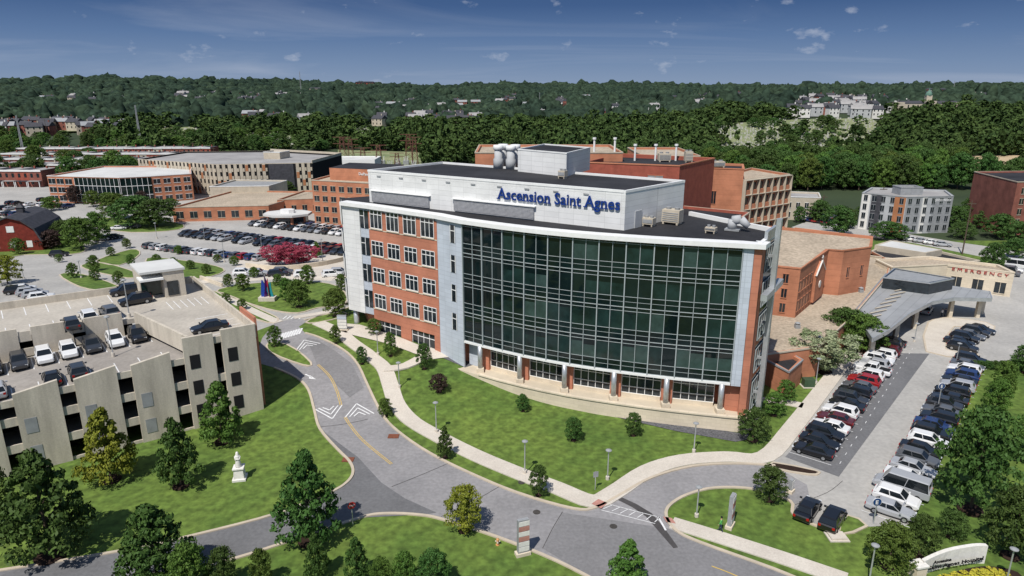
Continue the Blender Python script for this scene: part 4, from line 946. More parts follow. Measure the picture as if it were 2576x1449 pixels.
# ---------- trees
def npmesh(name,v,f,mat):
    me=bpy.data.meshes.new(name);k=f.shape[1];me.vertices.add(len(v));me.vertices.foreach_set('co',v.astype(np.float32).ravel())
    me.loops.add(f.size);me.loops.foreach_set('vertex_index',f.astype(np.int32).ravel());me.polygons.add(len(f));me.polygons.foreach_set('loop_start',np.arange(0,f.size,k,dtype=np.int32));me.polygons.foreach_set('loop_total',np.full(len(f),k,dtype=np.int32))
    me.materials.append(mat);me.update(calc_edges=True);return me
def crown_arr(kind,seed,nc,nl,leaf):
    R=np.random.RandomState(seed);cs=[];rs=[]
    for i in range(nc):
        z=.14+.84*(((i+R.rand())/nc)**(1.25 if kind=='cone' else .85));t=(z-.14)/.84
        if kind=='cone':pr=.47*(1-t)**.8*(1 if t>.08 else .75)+.03
        elif kind=='vase':pr=.12+.42*math.sin(min(1,t*1.15)*math.pi*.62)
        else:pr=.46*math.sqrt(max(.03,1-(2*t-.8)**2/1.45))
        a=i*2.39996+R.uniform(-.4,.4);q=pr*(R.uniform(.72,1.08) if i%3 else R.uniform(.1,.6));cs.append((q*math.cos(a),q*math.sin(a),z));rs.append(R.uniform(.075,.13)*(1-.45*t if kind=='cone' else 1))
    cs=np.array(cs);rs=np.array(rs);n=nl;idx=R.randint(0,nc,n);d=R.normal(size=(n,3));d[:,2]=np.abs(d[:,2])*.9-.3;d/=np.linalg.norm(d,axis=1)[:,None]
    c=cs[idx]+d*(rs[idx]*R.uniform(.5,1.08,n))[:,None]*np.array([1,1,.75])
    nn=d+R.normal(size=(n,3))*.5;nn/=np.linalg.norm(nn,axis=1)[:,None]
    t=np.cross(nn,R.normal(size=(n,3)));t/=np.linalg.norm(t,axis=1)[:,None];b=np.cross(nn,t)
    s=(leaf*R.uniform(.6,1.3,n))[:,None];v=np.stack([c-t*s,c-b*s*.6,c+t*s,c+b*s*.6],1).reshape(-1,3);f=np.arange(4*n).reshape(-1,4)
    return v,f
TV={}
for kd,mt,n in(('round','leaf',4),('round','leafd',3),('cone','leaf',3),('cone','leafd',3),('round','leafy',2),('vase','leaf',2),('round','leafr',1),('vase','leafp',2),('vase','leafw',2),('cone','leafy',2)):
    TV[(kd,mt)]=[npmesh('crown',*crown_arr(kd,i*17+len(kd)*101+len(mt),95,6500,.026),M[mt]) for i in range(n)]
mb=B();mb.tube((0,0,-.03),(0,0,.45),.022,.015,8);mb.tube((0,0,.45),(0.01,0,.85),.015,.004,6)
for k in range(8):
    a=k*2.4;z=.2+.07*k;mb.tube((0,0,z),(.24*math.cos(a)*(1-.06*k),.24*math.sin(a)*(1-.06*k),z+.14),.009,.002,5)
TRK=mb.mesh('trunk',M['bark'])
mb=B();mb.lathe([(.11,-.01),(.11,.006),(.09,.012)],n=14);MUL=mb.mesh('mulch_ring',M['mulch'])
tcount=[0]
def tree(x,y,z,h,w,kind,mat,label,group=None,name='tree',mulch=False,cat='tree'):
    g=thing(name,label,cat,(x,y,z),group,rnd.uniform(0,6.28));g.scale=(w*1.02,w*1.02,h)
    vs=TV[(kind,mat)];link('trunk',TRK,g);link('crown',vs[tcount[0]%len(vs)],g);tcount[0]+=1
    if mulch:
        m=link('mulch_ring',MUL,g);m.scale=(1.5,1.5,3.)
    return g
def pt(bx,by,ty,wpx,kind,mat,label,mulch=True,group=None,name='tree',cat='tree'):
    x,y=P(bx,by);z=gz(x,y);zc=y*CP+(H-z)*SP;w=wpx/F*zc;h=max(1.2,zat(ty,y)-z)
    tree(x,y,z,h,w,kind,mat,label,group,name,mulch,cat)
fg=[(560,1112,962,118,'cone','leaf','full green tree nearest the right corner of the garage lawn'),
(280,1208,1028,140,'cone','leafy','yellow green tree in front of the garage wall'),
(455,1224,1055,118,'cone','leafd','dark green tree left of the white statue'),
(130,1398,1140,235,'cone','leafd','very large dark tree at the left of the garage lawn'),
(400,1475,1270,215,'cone','leafd','large dark tree at the bottom edge left of the side road'),
(-15,1330,1170,110,'round','leafd','dark tree cut off by the left edge of the view'),
(780,1362,1135,175,'cone','leafd','tall dark pyramid tree beside the side road junction'),
(480,1500,1375,100,'round','leaf','smaller tree right of the large bottom left tree'),
(800,1455,1340,70,'cone','leafd','narrow dark tree just below the tall pyramid tree'),
(565,1480,1382,70,'round','leafd','left one of two small bottom edge trees under the side road'),
(660,1478,1384,56,'round','leaf','right one of two small bottom edge trees under the side road'),
(900,1458,1352,72,'cone','leafd','small dark tree right of the narrow one on the lower lawn'),
(1020,1475,1392,60,'round','leaf','small tree at the bottom centre left of the spreading one'),
(1092,1478,1388,85,'round','leafd','spreading dark tree at the bottom centre'),
(1168,1335,1228,92,'round','leafy','yellow green tree on the lower lawn tip by the main road'),
(1578,1478,1360,110,'cone','leaf','bushy tree at the bottom edge beside the main road'),
(960,1490,1405,55,'round','leaf','low tree at the bottom edge between two dark small trees'),
(1068,928,866,38,'round','leafd','small round tree at the end of the branch footpath'),
(1104,985,943,46,'round','leafr','small purple leaved tree on the main lawn'),
(983,896,838,34,'round','leaf','young tree between the footpath and the brick bay'),
(942,842,803,38,'round','leaf','young tree nearest the brick entrance'),
(911,916,873,28,'round','leafd','slim dark young tree beside the road bend'),
(845,864,820,28,'round','leaf','young tree beside the white sign at the road'),
(970,1047,1003,36,'round','leaf','thin young tree in the verge by the white chevrons'),
(1120,1152,1073,46,'cone','leafd','dark narrow tree in the verge beside the second lamp'),
(1355,1247,1172,48,'round','leafd','dark tree in the verge at the bend of the footpath'),
(1315,1034,993,34,'round','leafd','small tree high on the main lawn near the base wall'),
(1443,1108,1053,46,'round','leafd','dark round tree in the middle of the main lawn'),
(1593,1096,1040,42,'round','leafd','dark tree on the main lawn right of the middle one'),
(1893,1108,1030,78,'round','leafd','leafy tree at the right corner of the tower'),
(1945,1045,990,55,'round','leaf','green tree right behind the tower corner tree'),
(1975,1012,958,48,'round','leaf','green tree beside the annex wall'),
(1935,1258,1178,80,'round','leafd','round tree on the grass island by the curved drive'),
(693,872,820,36,'round','leaf','young tree on the small island beside the garage exit'),
(2070,935,842,135,'vase','leafw','spreading tree with white blossom by the parking row'),
(2115,868,778,115,'round','leafd','dark tree behind the white blossoming tree'),
(2168,885,795,100,'round','leaf','green tree at the far end of the footpath'),
(2440,1285,1035,175,'round','leafd','big dark tree on the right lawn beside the parking row'),
(2540,1400,1232,130,'round','leafd','big dark tree at the right edge above the hospital sign'),
(2235,1425,1325,120,'round','leaf','bushy tree beside the near E sign'),
(2310,1400,1300,80,'round','leafd','narrow tree right of the bushy one near the hospital sign'),
(2392,1352,1288,70,'round','leafd','small tree between the big dark trees at lower right'),
(2500,1050,955,60,'round','leaf','tree on the striped lawn beyond the big dark tree'),
(2520,1000,912,55,'round','leaf','tree farther back on the striped right lawn'),
(2580,1160,1040,90,'round','leaf','tree cut off by the right edge halfway up'),
(2585,940,870,80,'round','leafd','tree by the hedge at the right edge'),
(2485,1190,1100,90,'round','leafd','dark tree leaning over the right lawn above the big tree')]
for t in fg: pt(*t)
mids=[(575,722,690,26),(612,732,690,36),(640,700,672,24),(722,757,700,36),(752,773,705,62),(845,795,728,60),(775,715,668,36),(860,732,690,28),(700,720,690,26)]
for k,t in enumerate(mids):pt(*t,'round','leaf','young tree around the round lawn, %s of nine from left'%ordn(sorted(range(9),key=lambda i:mids[i][0]).index(k)+1),True,'young trees on the round lawn')
ml=[(185,700,662,28),(240,706,672,26),(238,682,643,30),(300,717,682,26),(330,668,640,22),(350,700,672,24),(395,668,640,24),(438,672,648,22),(480,678,655,22),(520,690,664,24),(280,645,622,22),(320,625,600,22),(150,660,640,20),(590,668,645,24),(548,660,640,22),(450,640,618,20),(570,765,738,26),(610,780,752,24)]
ml.sort()
for k,t in enumerate(ml):pt(*t,'round','leaf','small young tree on the grass strips left of the round lawn, %s from left'%ordn(k+1),False,'young trees on the grass strips')
big=[(20,715,645,66,'round','leafy'),(48,640,600,36,'round','leaf'),(130,625,580,60,'round','leafr'),(165,612,555,60,'round','leafd'),(205,628,550,85,'round','leaf'),(247,612,535,60,'round','leaf'),(295,552,488,75,'round','leaf'),(345,570,495,115,'round','leafd'),(395,572,502,95,'round','leafd'),(100,590,545,70,'round','leafd'),(190,512,468,45,'round','leafr'),(235,520,480,40,'round','leaf'),(270,515,485,40,'round','leaf'),(130,530,495,45,'round','leaf'),(625,496,458,65,'round','leaf'),(665,498,460,55,'round','leafd'),(722,492,456,45,'round','leafd'),(798,648,608,32,'cone','leaf'),(690,500,478,34,'round','leafd'),(10,600,550,75,'round','leafd'),(430,540,500,50,'round','leafd'),(360,512,480,36,'round','leafr'),(380,508,482,34,'round','leafr'),(760,525,505,24,'round','leaf'),(330,512,486,34,'round','leafr'),(60,560,535,40,'round','leafd')]
big.sort()
for k,t in enumerate(big):pt(*t,'%s tree among the left brick buildings and barn, %s from left'%({'leaf':'green','leafd':'dark green','leafy':'yellow green','leafr':'purple brown'}[t[5]],ordn(k+1)),False,'trees around the left buildings')
for k,(a,b) in enumerate(((695,666),(730,668),(765,664))):pt(a,b,616+abs(k-1)*5,70,'vase','leafp','pink flowering shrub in front of the big car park, %s of three'%['left','middle','right'][k],False,'pink flowering shrubs','flowering_shrub','shrub')
rt=[(2105,590,520,75),(2235,602,560,90),(2490,690,612,60),(2440,560,500,60),(2400,570,520,60),(2550,650,600,60),(2060,560,505,60),(2130,575,525,40),(2510,600,540,70),(2480,575,530,60),(2010,560,520,30),(2165,560,520,40),(2560,620,560,70),(2420,600,560,60)]
rt.sort()
for k,t in enumerate(rt):pt(*t,'round','leafd','dark tree around the street and apartments on the right, %s from left'%ordn(k+1),False,'trees around the apartments')
for k in range(9):
    pt(2450+k*17,925+k*1.2,908,24,'round','leafd','clipped shrub in the hedge ending the rightmost row, %s from left'%ordn(k+1),False,'hedge shrubs','shrub','shrub')
# ---------- forest
FB=np.array([(-400,345),(0,345),(200,345),(350,388),(500,392),(640,392),(850,378),(1050,418),(1220,420),(1500,420),(1800,440),(1985,500),(2050,535),(2160,520),(2400,520),(2530,560),(2900,600)])
def inpoly(x,y,p):
    c=False;j=len(p)-1
    for i in range(len(p)):
        if((p[i][1]>y)!=(p[j][1]>y))and x<(p[j][0]-p[i][0])*(y-p[i][1])/(p[j][1]-p[i][1])+p[i][0]:c=not c
        j=i
    return c
CEM=[(1780,322),(1950,302),(2190,298),(2235,330),(2190,365),(2080,392),(1960,372),(1860,388),(1785,376)]
FLD=[[(-60,300),(60,298),(90,318),(-60,322)],[(370,325),(480,320),(560,345),(480,362),(400,350)],[(570,342),(700,335),(790,352),(720,374),(590,370)],[(860,325),(990,318),(1010,335),(880,345)],[(2400,395),(2600,392),(2620,425),(2420,425)],[(850,378),(1060,385),(1060,425),(850,420)],[(150,318),(240,320),(240,330),(150,332)]]
excl=[CEM]+FLD
def patch(name,px,mat,z=.4):
    pts=[PF(*p) for p in px];bm=bmesh.new();f=bm.faces.new([bm.verts.new((p[0],p[1],0)) for p in pts]);bmesh.ops.triangulate(bm,faces=[f])
    bmesh.ops.subdivide_edges(bm,edges=bm.edges[:],cuts=7,use_grid_fill=True)
    for v in bm.verts:v.co.z=hfar(v.co.x,v.co.y)+z
    bm.normal_update()
    for f in bm.faces:
        if f.normal.z<0:f.normal_flip()
    me=bpy.data.meshes.new(name);bm.to_mesh(me);bm.free();me.materials.append(mat);o=bpy.data.objects.new(name,me);C.objects.link(o);o['kind']='structure'
patch('cemetery_ground',CEM,M['cem'])
for i,p in enumerate(FLD):patch('field' if i!=4 else 'bare_ground',p,M['sand'] if i==4 else(M['grass'] if i==0 else M['cem']))
R=np.random.RandomState(5)
houses=[]
zones=[(450,760,240,262,44),(940,1200,262,322,34),(1990,2270,256,298,48),(2280,2560,236,262,16),(0,330,322,344,30),(1180,1480,245,268,8),(560,800,300,330,6),(100,330,236,262,10),(1660,1900,240,258,8),(1300,1800,262,300,10)]
zn=['white and brick house among the far trees, upper left','brick house among the far trees left of the tower roof','pale house among the far trees right of the cemetery','small pale house near the skyline at the right','house in the belt of trees above the rowhouses','tiny house on the skyline above the tower','house beside the left cemetery field','tiny house near the skyline at the far left','tiny house near the skyline above the ward block','small house in the wood beyond the tower roof']
for zi,(a,b,c,d,n) in enumerate(zones):
    for _ in range(n):
        x,y=PF(R.uniform(a,b),R.uniform(c,d))
        if y<3500: houses.append((x,y,zi))
hx=np.array([h[0] for h in houses]);hy=np.array([h[1] for h in houses])
cand=[];y=300.
while y<3900:
    sp=8.2*(1+max(0,y-330)/520)
    sp=min(sp,42)
    x=-.86*y-30
    while x<.86*y+30:
        cand.append((x+R.uniform(-.4,.4)*sp,y+R.uniform(-.4,.4)*sp,sp));x+=sp
    y+=sp*.95
near=[];far=[]
for x,y,sp in cand:
    z=gz(x,y);px,py=pj(x,y,z)
    if py>np.interp(px,FB[:,0],FB[:,1]):continue
    hs=1.
    if y<1500:
        if any(inpoly(px,py,q) for q in excl):
            if R.rand()>.04:continue
        elif any(inpoly(px,pj(x,y,z+u_)[1],q) for q in excl for u_ in(5,9)):
            if R.rand()<.72: continue
            hs=.6
    w=11+y*.004
    if np.any((np.abs(hx-x)<w)&(hy-y>-9)&(hy-y<34+y*.035)):continue
    (near if y<760 else far).append((x,y,z,sp,hs))
near.sort(key=lambda t:t[1])
print('forest',len(near),len(far))
ind=near[:190];rest=near[190:]
for x,y,z,sp,hs in ind:
    left=x<0
    tree(x,y,z,R.uniform(10,16)*hs,R.uniform(9,13),'round','leafd' if R.rand()<.7 else 'leaf','dark green woodland tree at the near edge of the wood on the left side' if left else 'dark green woodland tree at the near edge of the wood behind the hospital','woodland edge trees, left' if left else 'woodland edge trees, right','woodland_tree')
tpl=[crown_arr('round',900+i,26,210,.09) for i in range(6)]
vs=[];fs=[];o_=0
for i,(x,y,z,sp,hs) in enumerate(rest):
    v,f=tpl[i%6];a=R.uniform(0,6.28);ca,sa=math.cos(a),math.sin(a);h=R.uniform(8,17)*(1.3 if R.rand()<.06 else 1)*hs;w=sp*R.uniform(1.15,2.)
    q=np.empty_like(v);q[:,0]=(v[:,0]*ca-v[:,1]*sa)*w+x;q[:,1]=(v[:,0]*sa+v[:,1]*ca)*w+y;q[:,2]=v[:,2]*h*1.1-h*.12+z;vs.append(q);fs.append(f+o_);o_+=len(v)
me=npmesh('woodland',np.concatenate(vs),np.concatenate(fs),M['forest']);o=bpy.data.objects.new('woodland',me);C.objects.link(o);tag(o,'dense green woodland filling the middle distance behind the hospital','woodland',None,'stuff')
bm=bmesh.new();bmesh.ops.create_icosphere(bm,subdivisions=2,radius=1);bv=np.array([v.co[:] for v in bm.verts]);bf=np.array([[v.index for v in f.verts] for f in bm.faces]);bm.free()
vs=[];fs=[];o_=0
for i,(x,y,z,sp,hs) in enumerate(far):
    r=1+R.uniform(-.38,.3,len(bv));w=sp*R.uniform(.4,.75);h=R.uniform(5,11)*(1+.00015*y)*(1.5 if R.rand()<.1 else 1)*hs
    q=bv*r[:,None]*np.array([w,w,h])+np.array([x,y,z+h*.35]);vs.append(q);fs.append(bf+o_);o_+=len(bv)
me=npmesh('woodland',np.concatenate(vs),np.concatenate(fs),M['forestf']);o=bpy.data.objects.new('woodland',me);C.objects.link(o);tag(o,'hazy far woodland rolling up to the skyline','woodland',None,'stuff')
def house_mesh(w,d,h,wall,roof):
    mb=B();mb.box(-w,w,-d,d,-2,h,0);mb.loft([[(-w-.4,-d-.5,h),(w+.4,-d-.5,h),(w+.4,d+.5,h),(-w-.4,d+.5,h)],[(-w-.4,-.1,h+3),(w+.4,-.1,h+3),(w+.4,.1,h+3),(-w-.4,.1,h+3)]],1)
    for k in range(3):
        for r in range(2):mb.box(-w*.7+k*w*.7-.5,-w*.7+k*w*.7+.5,-d-.06,-d,1+r*3,2.6+r*3,2)
    mb.box(w*.4,w*.4+1,-.5,.5,h+1,h+4.2,0);return mb.mesh('house',[M[wall],M[roof],M['dglass']])
HM=[house_mesh(5,4,6,'stone','slate'),house_mesh(5,4,6,'brickr','slate'),house_mesh(6,5,6,'tan','slate'),house_mesh(7,5,6,'lgrey','roofg'),house_mesh(8,4,6,'brickr','grey')]
for i,(x,y,zi) in enumerate(houses):
    o=link('house',HM[R.choice([0,2,3,0,1] if zi in(0,2,3) else [0,1,2,3,1,4,2])],None,(x,y,gz(x,y)+1.8));o.rotation_euler=(0,0,R.uniform(-.6,.6));s=1.+y*.00012;o.scale=(s,s,s*1.1);tag(o,zn[zi],'house','houses: '+zn[zi])
def rowh(wall,roof):
    mb=B();mb.box(-2.9,2.9,-6,6,-1,7.4,0);mb.box(-2.95,2.95,-6.3,-6,6.9,7.7,2);mb.box(-2.8,2.8,-5.9,5.9,7.4,7.5,1)
    for r in range(2):
        for x in(-1.5,1.3):mb.box(x-.55,x+.55,-6.05,-6,1.2+r*3.1,3+r*3.1,3);mb.box(x-.55,x+.55,6,6.05,1.2+r*3.1,3+r*3.1,3)
    mb.box(-2.7,2.7,-8,-6.02,2.7,2.95,1)
    for x in(-2.5,2.5):mb.box(x-.12,x+.12,-7.9,-7.7,0,2.7,2)
    mb.box(.2,.8,2,2.6,7.5,8.6,0)
    return mb.mesh('rowhouse',[M[wall],M[roof],M['trim'],M['dglass']])
RH=[rowh('brickr','roofg'),rowh('brickd','slate'),rowh('tan','roofg'),rowh('brickr','roofd')]
for ri,(x0,y0,n,dx,dy) in enumerate(((-262,318,9,5.85,-.3),(-268,342,12,5.85,-.3),(-275,368,15,5.85,-.2),(-285,396,17,5.85,0),(-300,430,20,5.85,.2))):
    for k in range(n):
        o=link('rowhouse',RH[(k*7+ri)%4 if k%3 else 0],None,(x0+k*dx,y0+k*dy,0))
        tag(o,'brick rowhouse, %s from left in far left terrace %d counted from the camera'%(ordn(k+1),ri+1),'house','rowhouses at the far left')
n=0;tries=0
while n<120 and tries<3000:
    tries+=1;px=R.uniform(-30,870);py=R.uniform(345,470)
    if px>330 and py>400: continue
    x,y=P(px,py)
    if any(abs((y-yy))<8 and x<xx for yy,xx in((318,-205),(342,-195),(368,-185),(396,-183),(430,-180))):continue
    if inpoly(px,py,FLD[5]) or (px>340 and py>392):continue
    n+=1;tree(x,y,0,R.uniform(7,13),R.uniform(8,13),'round','leafd' if R.rand()<.6 else 'leaf','green garden tree between the far left rowhouses and the wood','trees among the rowhouses','garden_tree')
mb=B();mb.box(-.5,.5,-.15,.15,0,1.1);mb.tube((0,-.15,1.1),(0,.15,1.1),.5,n=10);mb.box(-.7,.7,-.3,.3,-.3,.15);ST1=mb.mesh('gravestone',M['gstone'])
mb=B();mb.box(-.5,.5,-.5,.5,-.3,.8);mb.loft([[(-.3,-.3,.8),(.3,-.3,.8),(.3,.3,.8),(-.3,.3,.8)],[(-.12,-.12,3.2),(.12,-.12,3.2),(.12,.12,3.2),(-.12,.12,3.2)]]);ST2=mb.mesh('gravestone',M['gstone'])
k=0;mbx=B()
while k<1000:
    px=R.uniform(1780,2235);py=R.uniform(296,392)
    if not inpoly(px,py,CEM):continue
    x,y=PF(px,py);k+=1
    if k<=300:
        o=link('gravestone',ST2 if R.rand()<.3 else ST1,None,(x,y,gz(x,y)+.4));s=R.uniform(.8,1.3);o.scale=(s,s,s);tag(o,'pale gravestone among the rows of the hillside cemetery, upper right','gravestone','gravestones in the cemetery')
    else:
        z=gz(x,y)+.4;s=R.uniform(.4,.75);mbx.box(x-s,x+s,y-.3,y+.3,z-.5,z+s*1.8)
for fz in(1,2,3):
    xs_=[p[0] for p in FLD[fz]];ys_=[p[1] for p in FLD[fz]]
    for _ in range(160):
        px=R.uniform(min(xs_),max(xs_));py=R.uniform(min(ys_),max(ys_))
        if inpoly(px,py,FLD[fz]):x,y=PF(px,py);z=gz(x,y)+.4;s=R.uniform(.5,.9);mbx.box(x-s,x+s,y-.3,y+.3,z-.5,z+s*1.8)
tag(mbx.build('gravestones',M['gstone']),'many tiny pale gravestones scattered over the distant cemetery fields','gravestones',None,'stuff')
for k in range(24):
    while True:
        px=R.uniform(1790,2230);py=R.uniform(300,388)
        if inpoly(px,py,CEM):break
    x,y=PF(px,py);tree(x,y,gz(x,y),R.uniform(7,12),R.uniform(7,12),'round','leafd','dark tree standing among the gravestones of the upper right cemetery','trees in the cemetery','cemetery_tree')
x,y=PF(2328,290);z=gz(x,y)+4;g=thing('seminary_building','large pale stone building with green domed tower near the skyline at the right','building',(x,y,z),rz=-.1);g.scale=(y/1100,)*3
mb=B();mb.box(-42,42,-8,8,-9,12);mb.box(-48,-38,-11,11,-9,14);mb.box(38,48,-11,11,-9,14);mb.box(-8,8,-12,12,-9,16);mb.build('wall',M['tan'],g)
mb=B();mb.loft([[(-42,-8.5,12),(42,-8.5,12),(42,8.5,12),(-42,8.5,12)],[(-42,-.2,16),(42,-.2,16),(42,.2,16),(-42,.2,16)]]);mb.build('roof',M['slate'],g)
mb=B();mb.box(-4,4,-4,4,16,24);mb.build('tower',M['tan'],g);mb=B();mb.lathe([(5,24),(4.6,27),(2.5,30),(.8,32),(.3,35)],n=12);mb.build('dome',mk('copper_green',(.12,.22,.17),.7),g)
for k in range(12):
    mb=B();mb.box(-38+k*7-1,-38+k*7+1,-8.1,-8,2,10);mb.build('window',M['dglass'],g)
for (a,b,wp,hp,m_,lb) in((920,217,42,9,'brickd','long brick building breaking the skyline left of centre'),(1688,256,44,12,'brickr','brick school building in the far trees above the brick ward'),(1420,280,8,24,'brickr','slim brick tower in the trees above the tower roof'),(855,214,10,6,'lgrey','pale water tank on the skyline'),(2350,238,44,12,'brickr','brick building near the skyline behind the domed tower'),(795,232,26,9,'tan','pale building in the far trees upper left'),(2130,234,40,8,'lgrey','long pale building on the skyline right of centre'),(420,306,30,10,'lgrey','pale roofed hall in the trees at the left')):
    x,y=PF(a,b+4);s=y/F;w=wp*s/2;hq=hp*s;z=zat(b,y);mb=B();mb.box(-w,w,-w*.5,w*.5,-8,hq,0);mb.loft([[(-w,-w*.55,hq),(w,-w*.55,hq),(w,w*.55,hq),(-w,w*.55,hq)],[(-w*.9,-.5,hq*1.25),(w*.9,-.5,hq*1.25),(w*.9,.5,hq*1.25),(-w*.9,.5,hq*1.25)]],1)
    for k in range(6):mb.box(-w*.85+k*w*.3,-w*.85+k*w*.3+w*.12,-w*.5-.2,-w*.5,hq*.4,hq*.8,2)
    o=mb.build('distant_building',[M[m_],M['slate'],M['dglass']],None,org=(0,0,0));o.location=(x,y,z);tag(o,lb,'building')
def mast(px,pb,ptop,lb):
    x,y=PF(px,pb);z=gz(x,y);h=zat(ptop,y)-z;w=h*.03;mb=B()
    for k in range(3):
        a=k*2.094;mb.tube((w*math.cos(a),w*math.sin(a),0),(w*.3*math.cos(a),w*.3*math.sin(a),h),max(.2,h*.005),n=4)
    for k in range(12):
        z0=h*k/12;mb.tube((w*(1-k/17),0,z0),(-w*.5*(1-k/17),w*.8*(1-k/17),z0+h/12),max(.15,h*.003),n=4)
    o=mb.build('radio_mast',M['grey'],None,org=(0,0,0));o.location=(x,y,z);tag(o,lb,'mast')
mast(758,238,180,'thin radio mast on the skyline left of centre');mast(2395,246,203,'radio mast on the skyline at the right');mast(1357,275,232,'slim mobile mast in the trees above the tower roof');mast(357,380,265,'thin lattice mast in the trees at the left');mast(62,400,290,'thin lattice mast above the rowhouses')
for k,(a,b,t,w) in enumerate(((865,425,345,4.5),(885,420,350,4),(1030,415,338,4.5),(955,430,365,4),(915,428,372,4),(1045,425,345,3.5),(1000,430,385,3.5))):
    x,y=P(a,b);h=zat(t,y);g=thing('lattice_tower','rust coloured lattice tower in the substation left of the tower roof, %s of seven'%ordn(k+1),'lattice tower',(x,y,0),'substation towers')
    mb=B()
    for sx_ in(-1,1):
        for sy in(-1,1):
            mb.tube((sx_*w/2,sy*w/2,0),(sx_*w*.2,sy*w*.2,h),.16,n=4)
    for q in range(7):
        f0=1-.6*q/7;f1=1-.6*(q+1)/7
        for sx_ in(-1,1):
            mb.tube((sx_*w/2*f0,-w/2*f0,h*q/7),(-sx_*w/2*f1,-w/2*f1,h*(q+1)/7),.1,n=4);mb.tube((-w/2*f0*sx_,w/2*f0,h*q/7),(-w/2*f1*sx_,-w/2*f1,h*(q+1)/7),.1,n=4)
    mb.build('lattice',M['rust'],g)
    for z in(h*.8,h):mb=B();mb.tube((-w*1.1,0,z),(w*1.1,0,z),.2,n=4);mb.build('cross_beam',M['rust'],g)
for k in range(10):
    x,y=P(862+k*20,428-(k%3)*6);g=thing('transformer','grey transformer box in the substation yard, %s from left'%ordn(k+1),'transformer',(x,y,0),'substation transformers')
    mb=B();mb.box(-1.6,1.6,-1.2,1.2,0,2.8);mb.build('tank',M['grey'],g)
    for q in(-.9,0,.9):mb=B();mb.tube((q,0,2.8),(q*1.3,0,5.2),.18,n=6);mb.build('bushing',M['trim'],g)
for k,(a,b,t) in enumerate(((490,400,358),(540,402,370),(2420,640,505),(1238,385,335),(1440,380,340),(2210,560,470),(120,345,300),(300,400,350),(2065,555,490))):
    x,y=P(a,b);h=zat(t,y);g=thing('utility_pole','wooden utility pole '+['left of the substation','nearest the substation on its left','beside the street right of the apartments','behind the exhaust stacks','behind the roof plant room','left of the grey apartments','at the far left fields','above the patterned garage','right of the ward wing'][k],'utility pole',(x,y,0))
    mb=B();mb.tube((0,0,0),(0,0,h),.2,.13,6);mb.build('pole',M['bark'],g);mb=B();mb.box(-1.2,1.2,-.08,.08,h-.9,h-.7);mb.build('crossarm',M['bark'],g)
# ---------- street furniture
mb=B();mb.tube((0,0,.5),(0,0,5.),.08,.06,8);LP=mb.mesh('pole',M['steel']);mb=B();mb.tube((0,0,0),(0,0,.55),.22,n=10);LBs=mb.mesh('base',M['walk']);mb=B();mb.lathe([(.1,4.95),(.36,5.02),(.36,5.1),(.12,5.25)],n=12);LHd=mb.mesh('lamp_head',M['grey'])
for k,(a,b,t,lb) in enumerate(((1098,1088,1010,'beside the footpath on the main lawn, middle one'),(1005,975,910,'at the fork of the footpath'),(1320,1192,1107,'near the lower bend of the footpath'),(1528,1206,1130,'on the lawn tip near the junction'),(1745,1138,1062,'by the footpath below the tower corner'),(1752,1300,1222,'on the grass island near the directory sign'),(951,892,832,'on the small lawn by the brick entrance'),(2185,1470,1368,'at the bottom edge near the hospital sign'),(2052,965,900,'between the annex and the parking row'),(2405,912,862,'at the far end of the rightmost parking row'),(2530,1470,1378,'behind the flower bed by the hospital sign'),(2135,900,850,'beside the tree at the end of the footpath'),(2300,860,812,'near the emergency drive'),(60,700,668,'behind the garage at the left'),(205,700,655,'on the grass strip left of the garage stair house'),(565,660,600,'in the big car park, left'),(660,640,590,'in the big car park, middle'),(812,660,600,'in the big car park, right'),(395,600,560,'at the left end of the big car park'),(515,602,565,'in the second row of the big car park'))):
    x,y=P(a,b);z=gz(x,y);h=zat(t,y)-z;g=thing('street_lamp','grey lamp post '+lb,'street lamp',(x,y,z),'lamp posts of the campus');g.scale=(1.,1.,h/5.25);link('pole',LP,g);link('base',LBs,g);link('lamp_head',LHd,g)
for k,(s,d) in enumerate(((16.2,7.5),(12.4,16.5))):
    x,y=gp_(s,d);z=rz_(s) if k==0 else 12;g=thing('street_lamp',['grey lamp post standing on the garage ramp deck','grey lamp post at the corner of the garage upper deck'][k],'street lamp',(x,y,z));g.scale=(1.,1.,1.1);link('pole',LP,g);link('base',LBs,g);link('lamp_head',LHd,g)
def pylon(bx,by,ty,w,label,rz,cols):
    x,y=P(bx,by);z=gz(x,y);h=zat(ty,y)-z;g=thing('directory_sign',label,'sign',(x,y,z),None,rz)
    mb=B();mb.box(-w/2,w/2,-.2,.2,.35,h);mb.build('sign_body',M['grey'],g);mb=B();mb.box(-w/2-.2,w/2+.2,-.35,.35,0,.35);mb.build('plinth',M['lime'],g)
    n=len(cols)
    for k,c in enumerate(cols):
        z0=.5+(h-.6)*k/n;mb=B();mb.box(-w/2+.06,w/2+.05,-.235,-.2,z0+.03,z0+(h-.6)/n-.05);mb.build('sign_panel',M[c],g)
pylon(1315,1395,1306,1.1,'tall directory sign with pink and white panels on the lower lawn',.35,['stone','stone','redp','stone','redp','stone'])
pylon(1836,1325,1245,1.0,'tall directory sign on the grass island seen nearly edge on',1.0,['stone','redp','stone','redp','stone'])
pylon(862,832,793,1.6,'white directory sign at the road near the building column',-.1,['stone','stone','stone','bpanel'])
pylon(1988,1238,1206,.5,'small white notice sign on the island by the curved drive',.8,['stone','stone'])
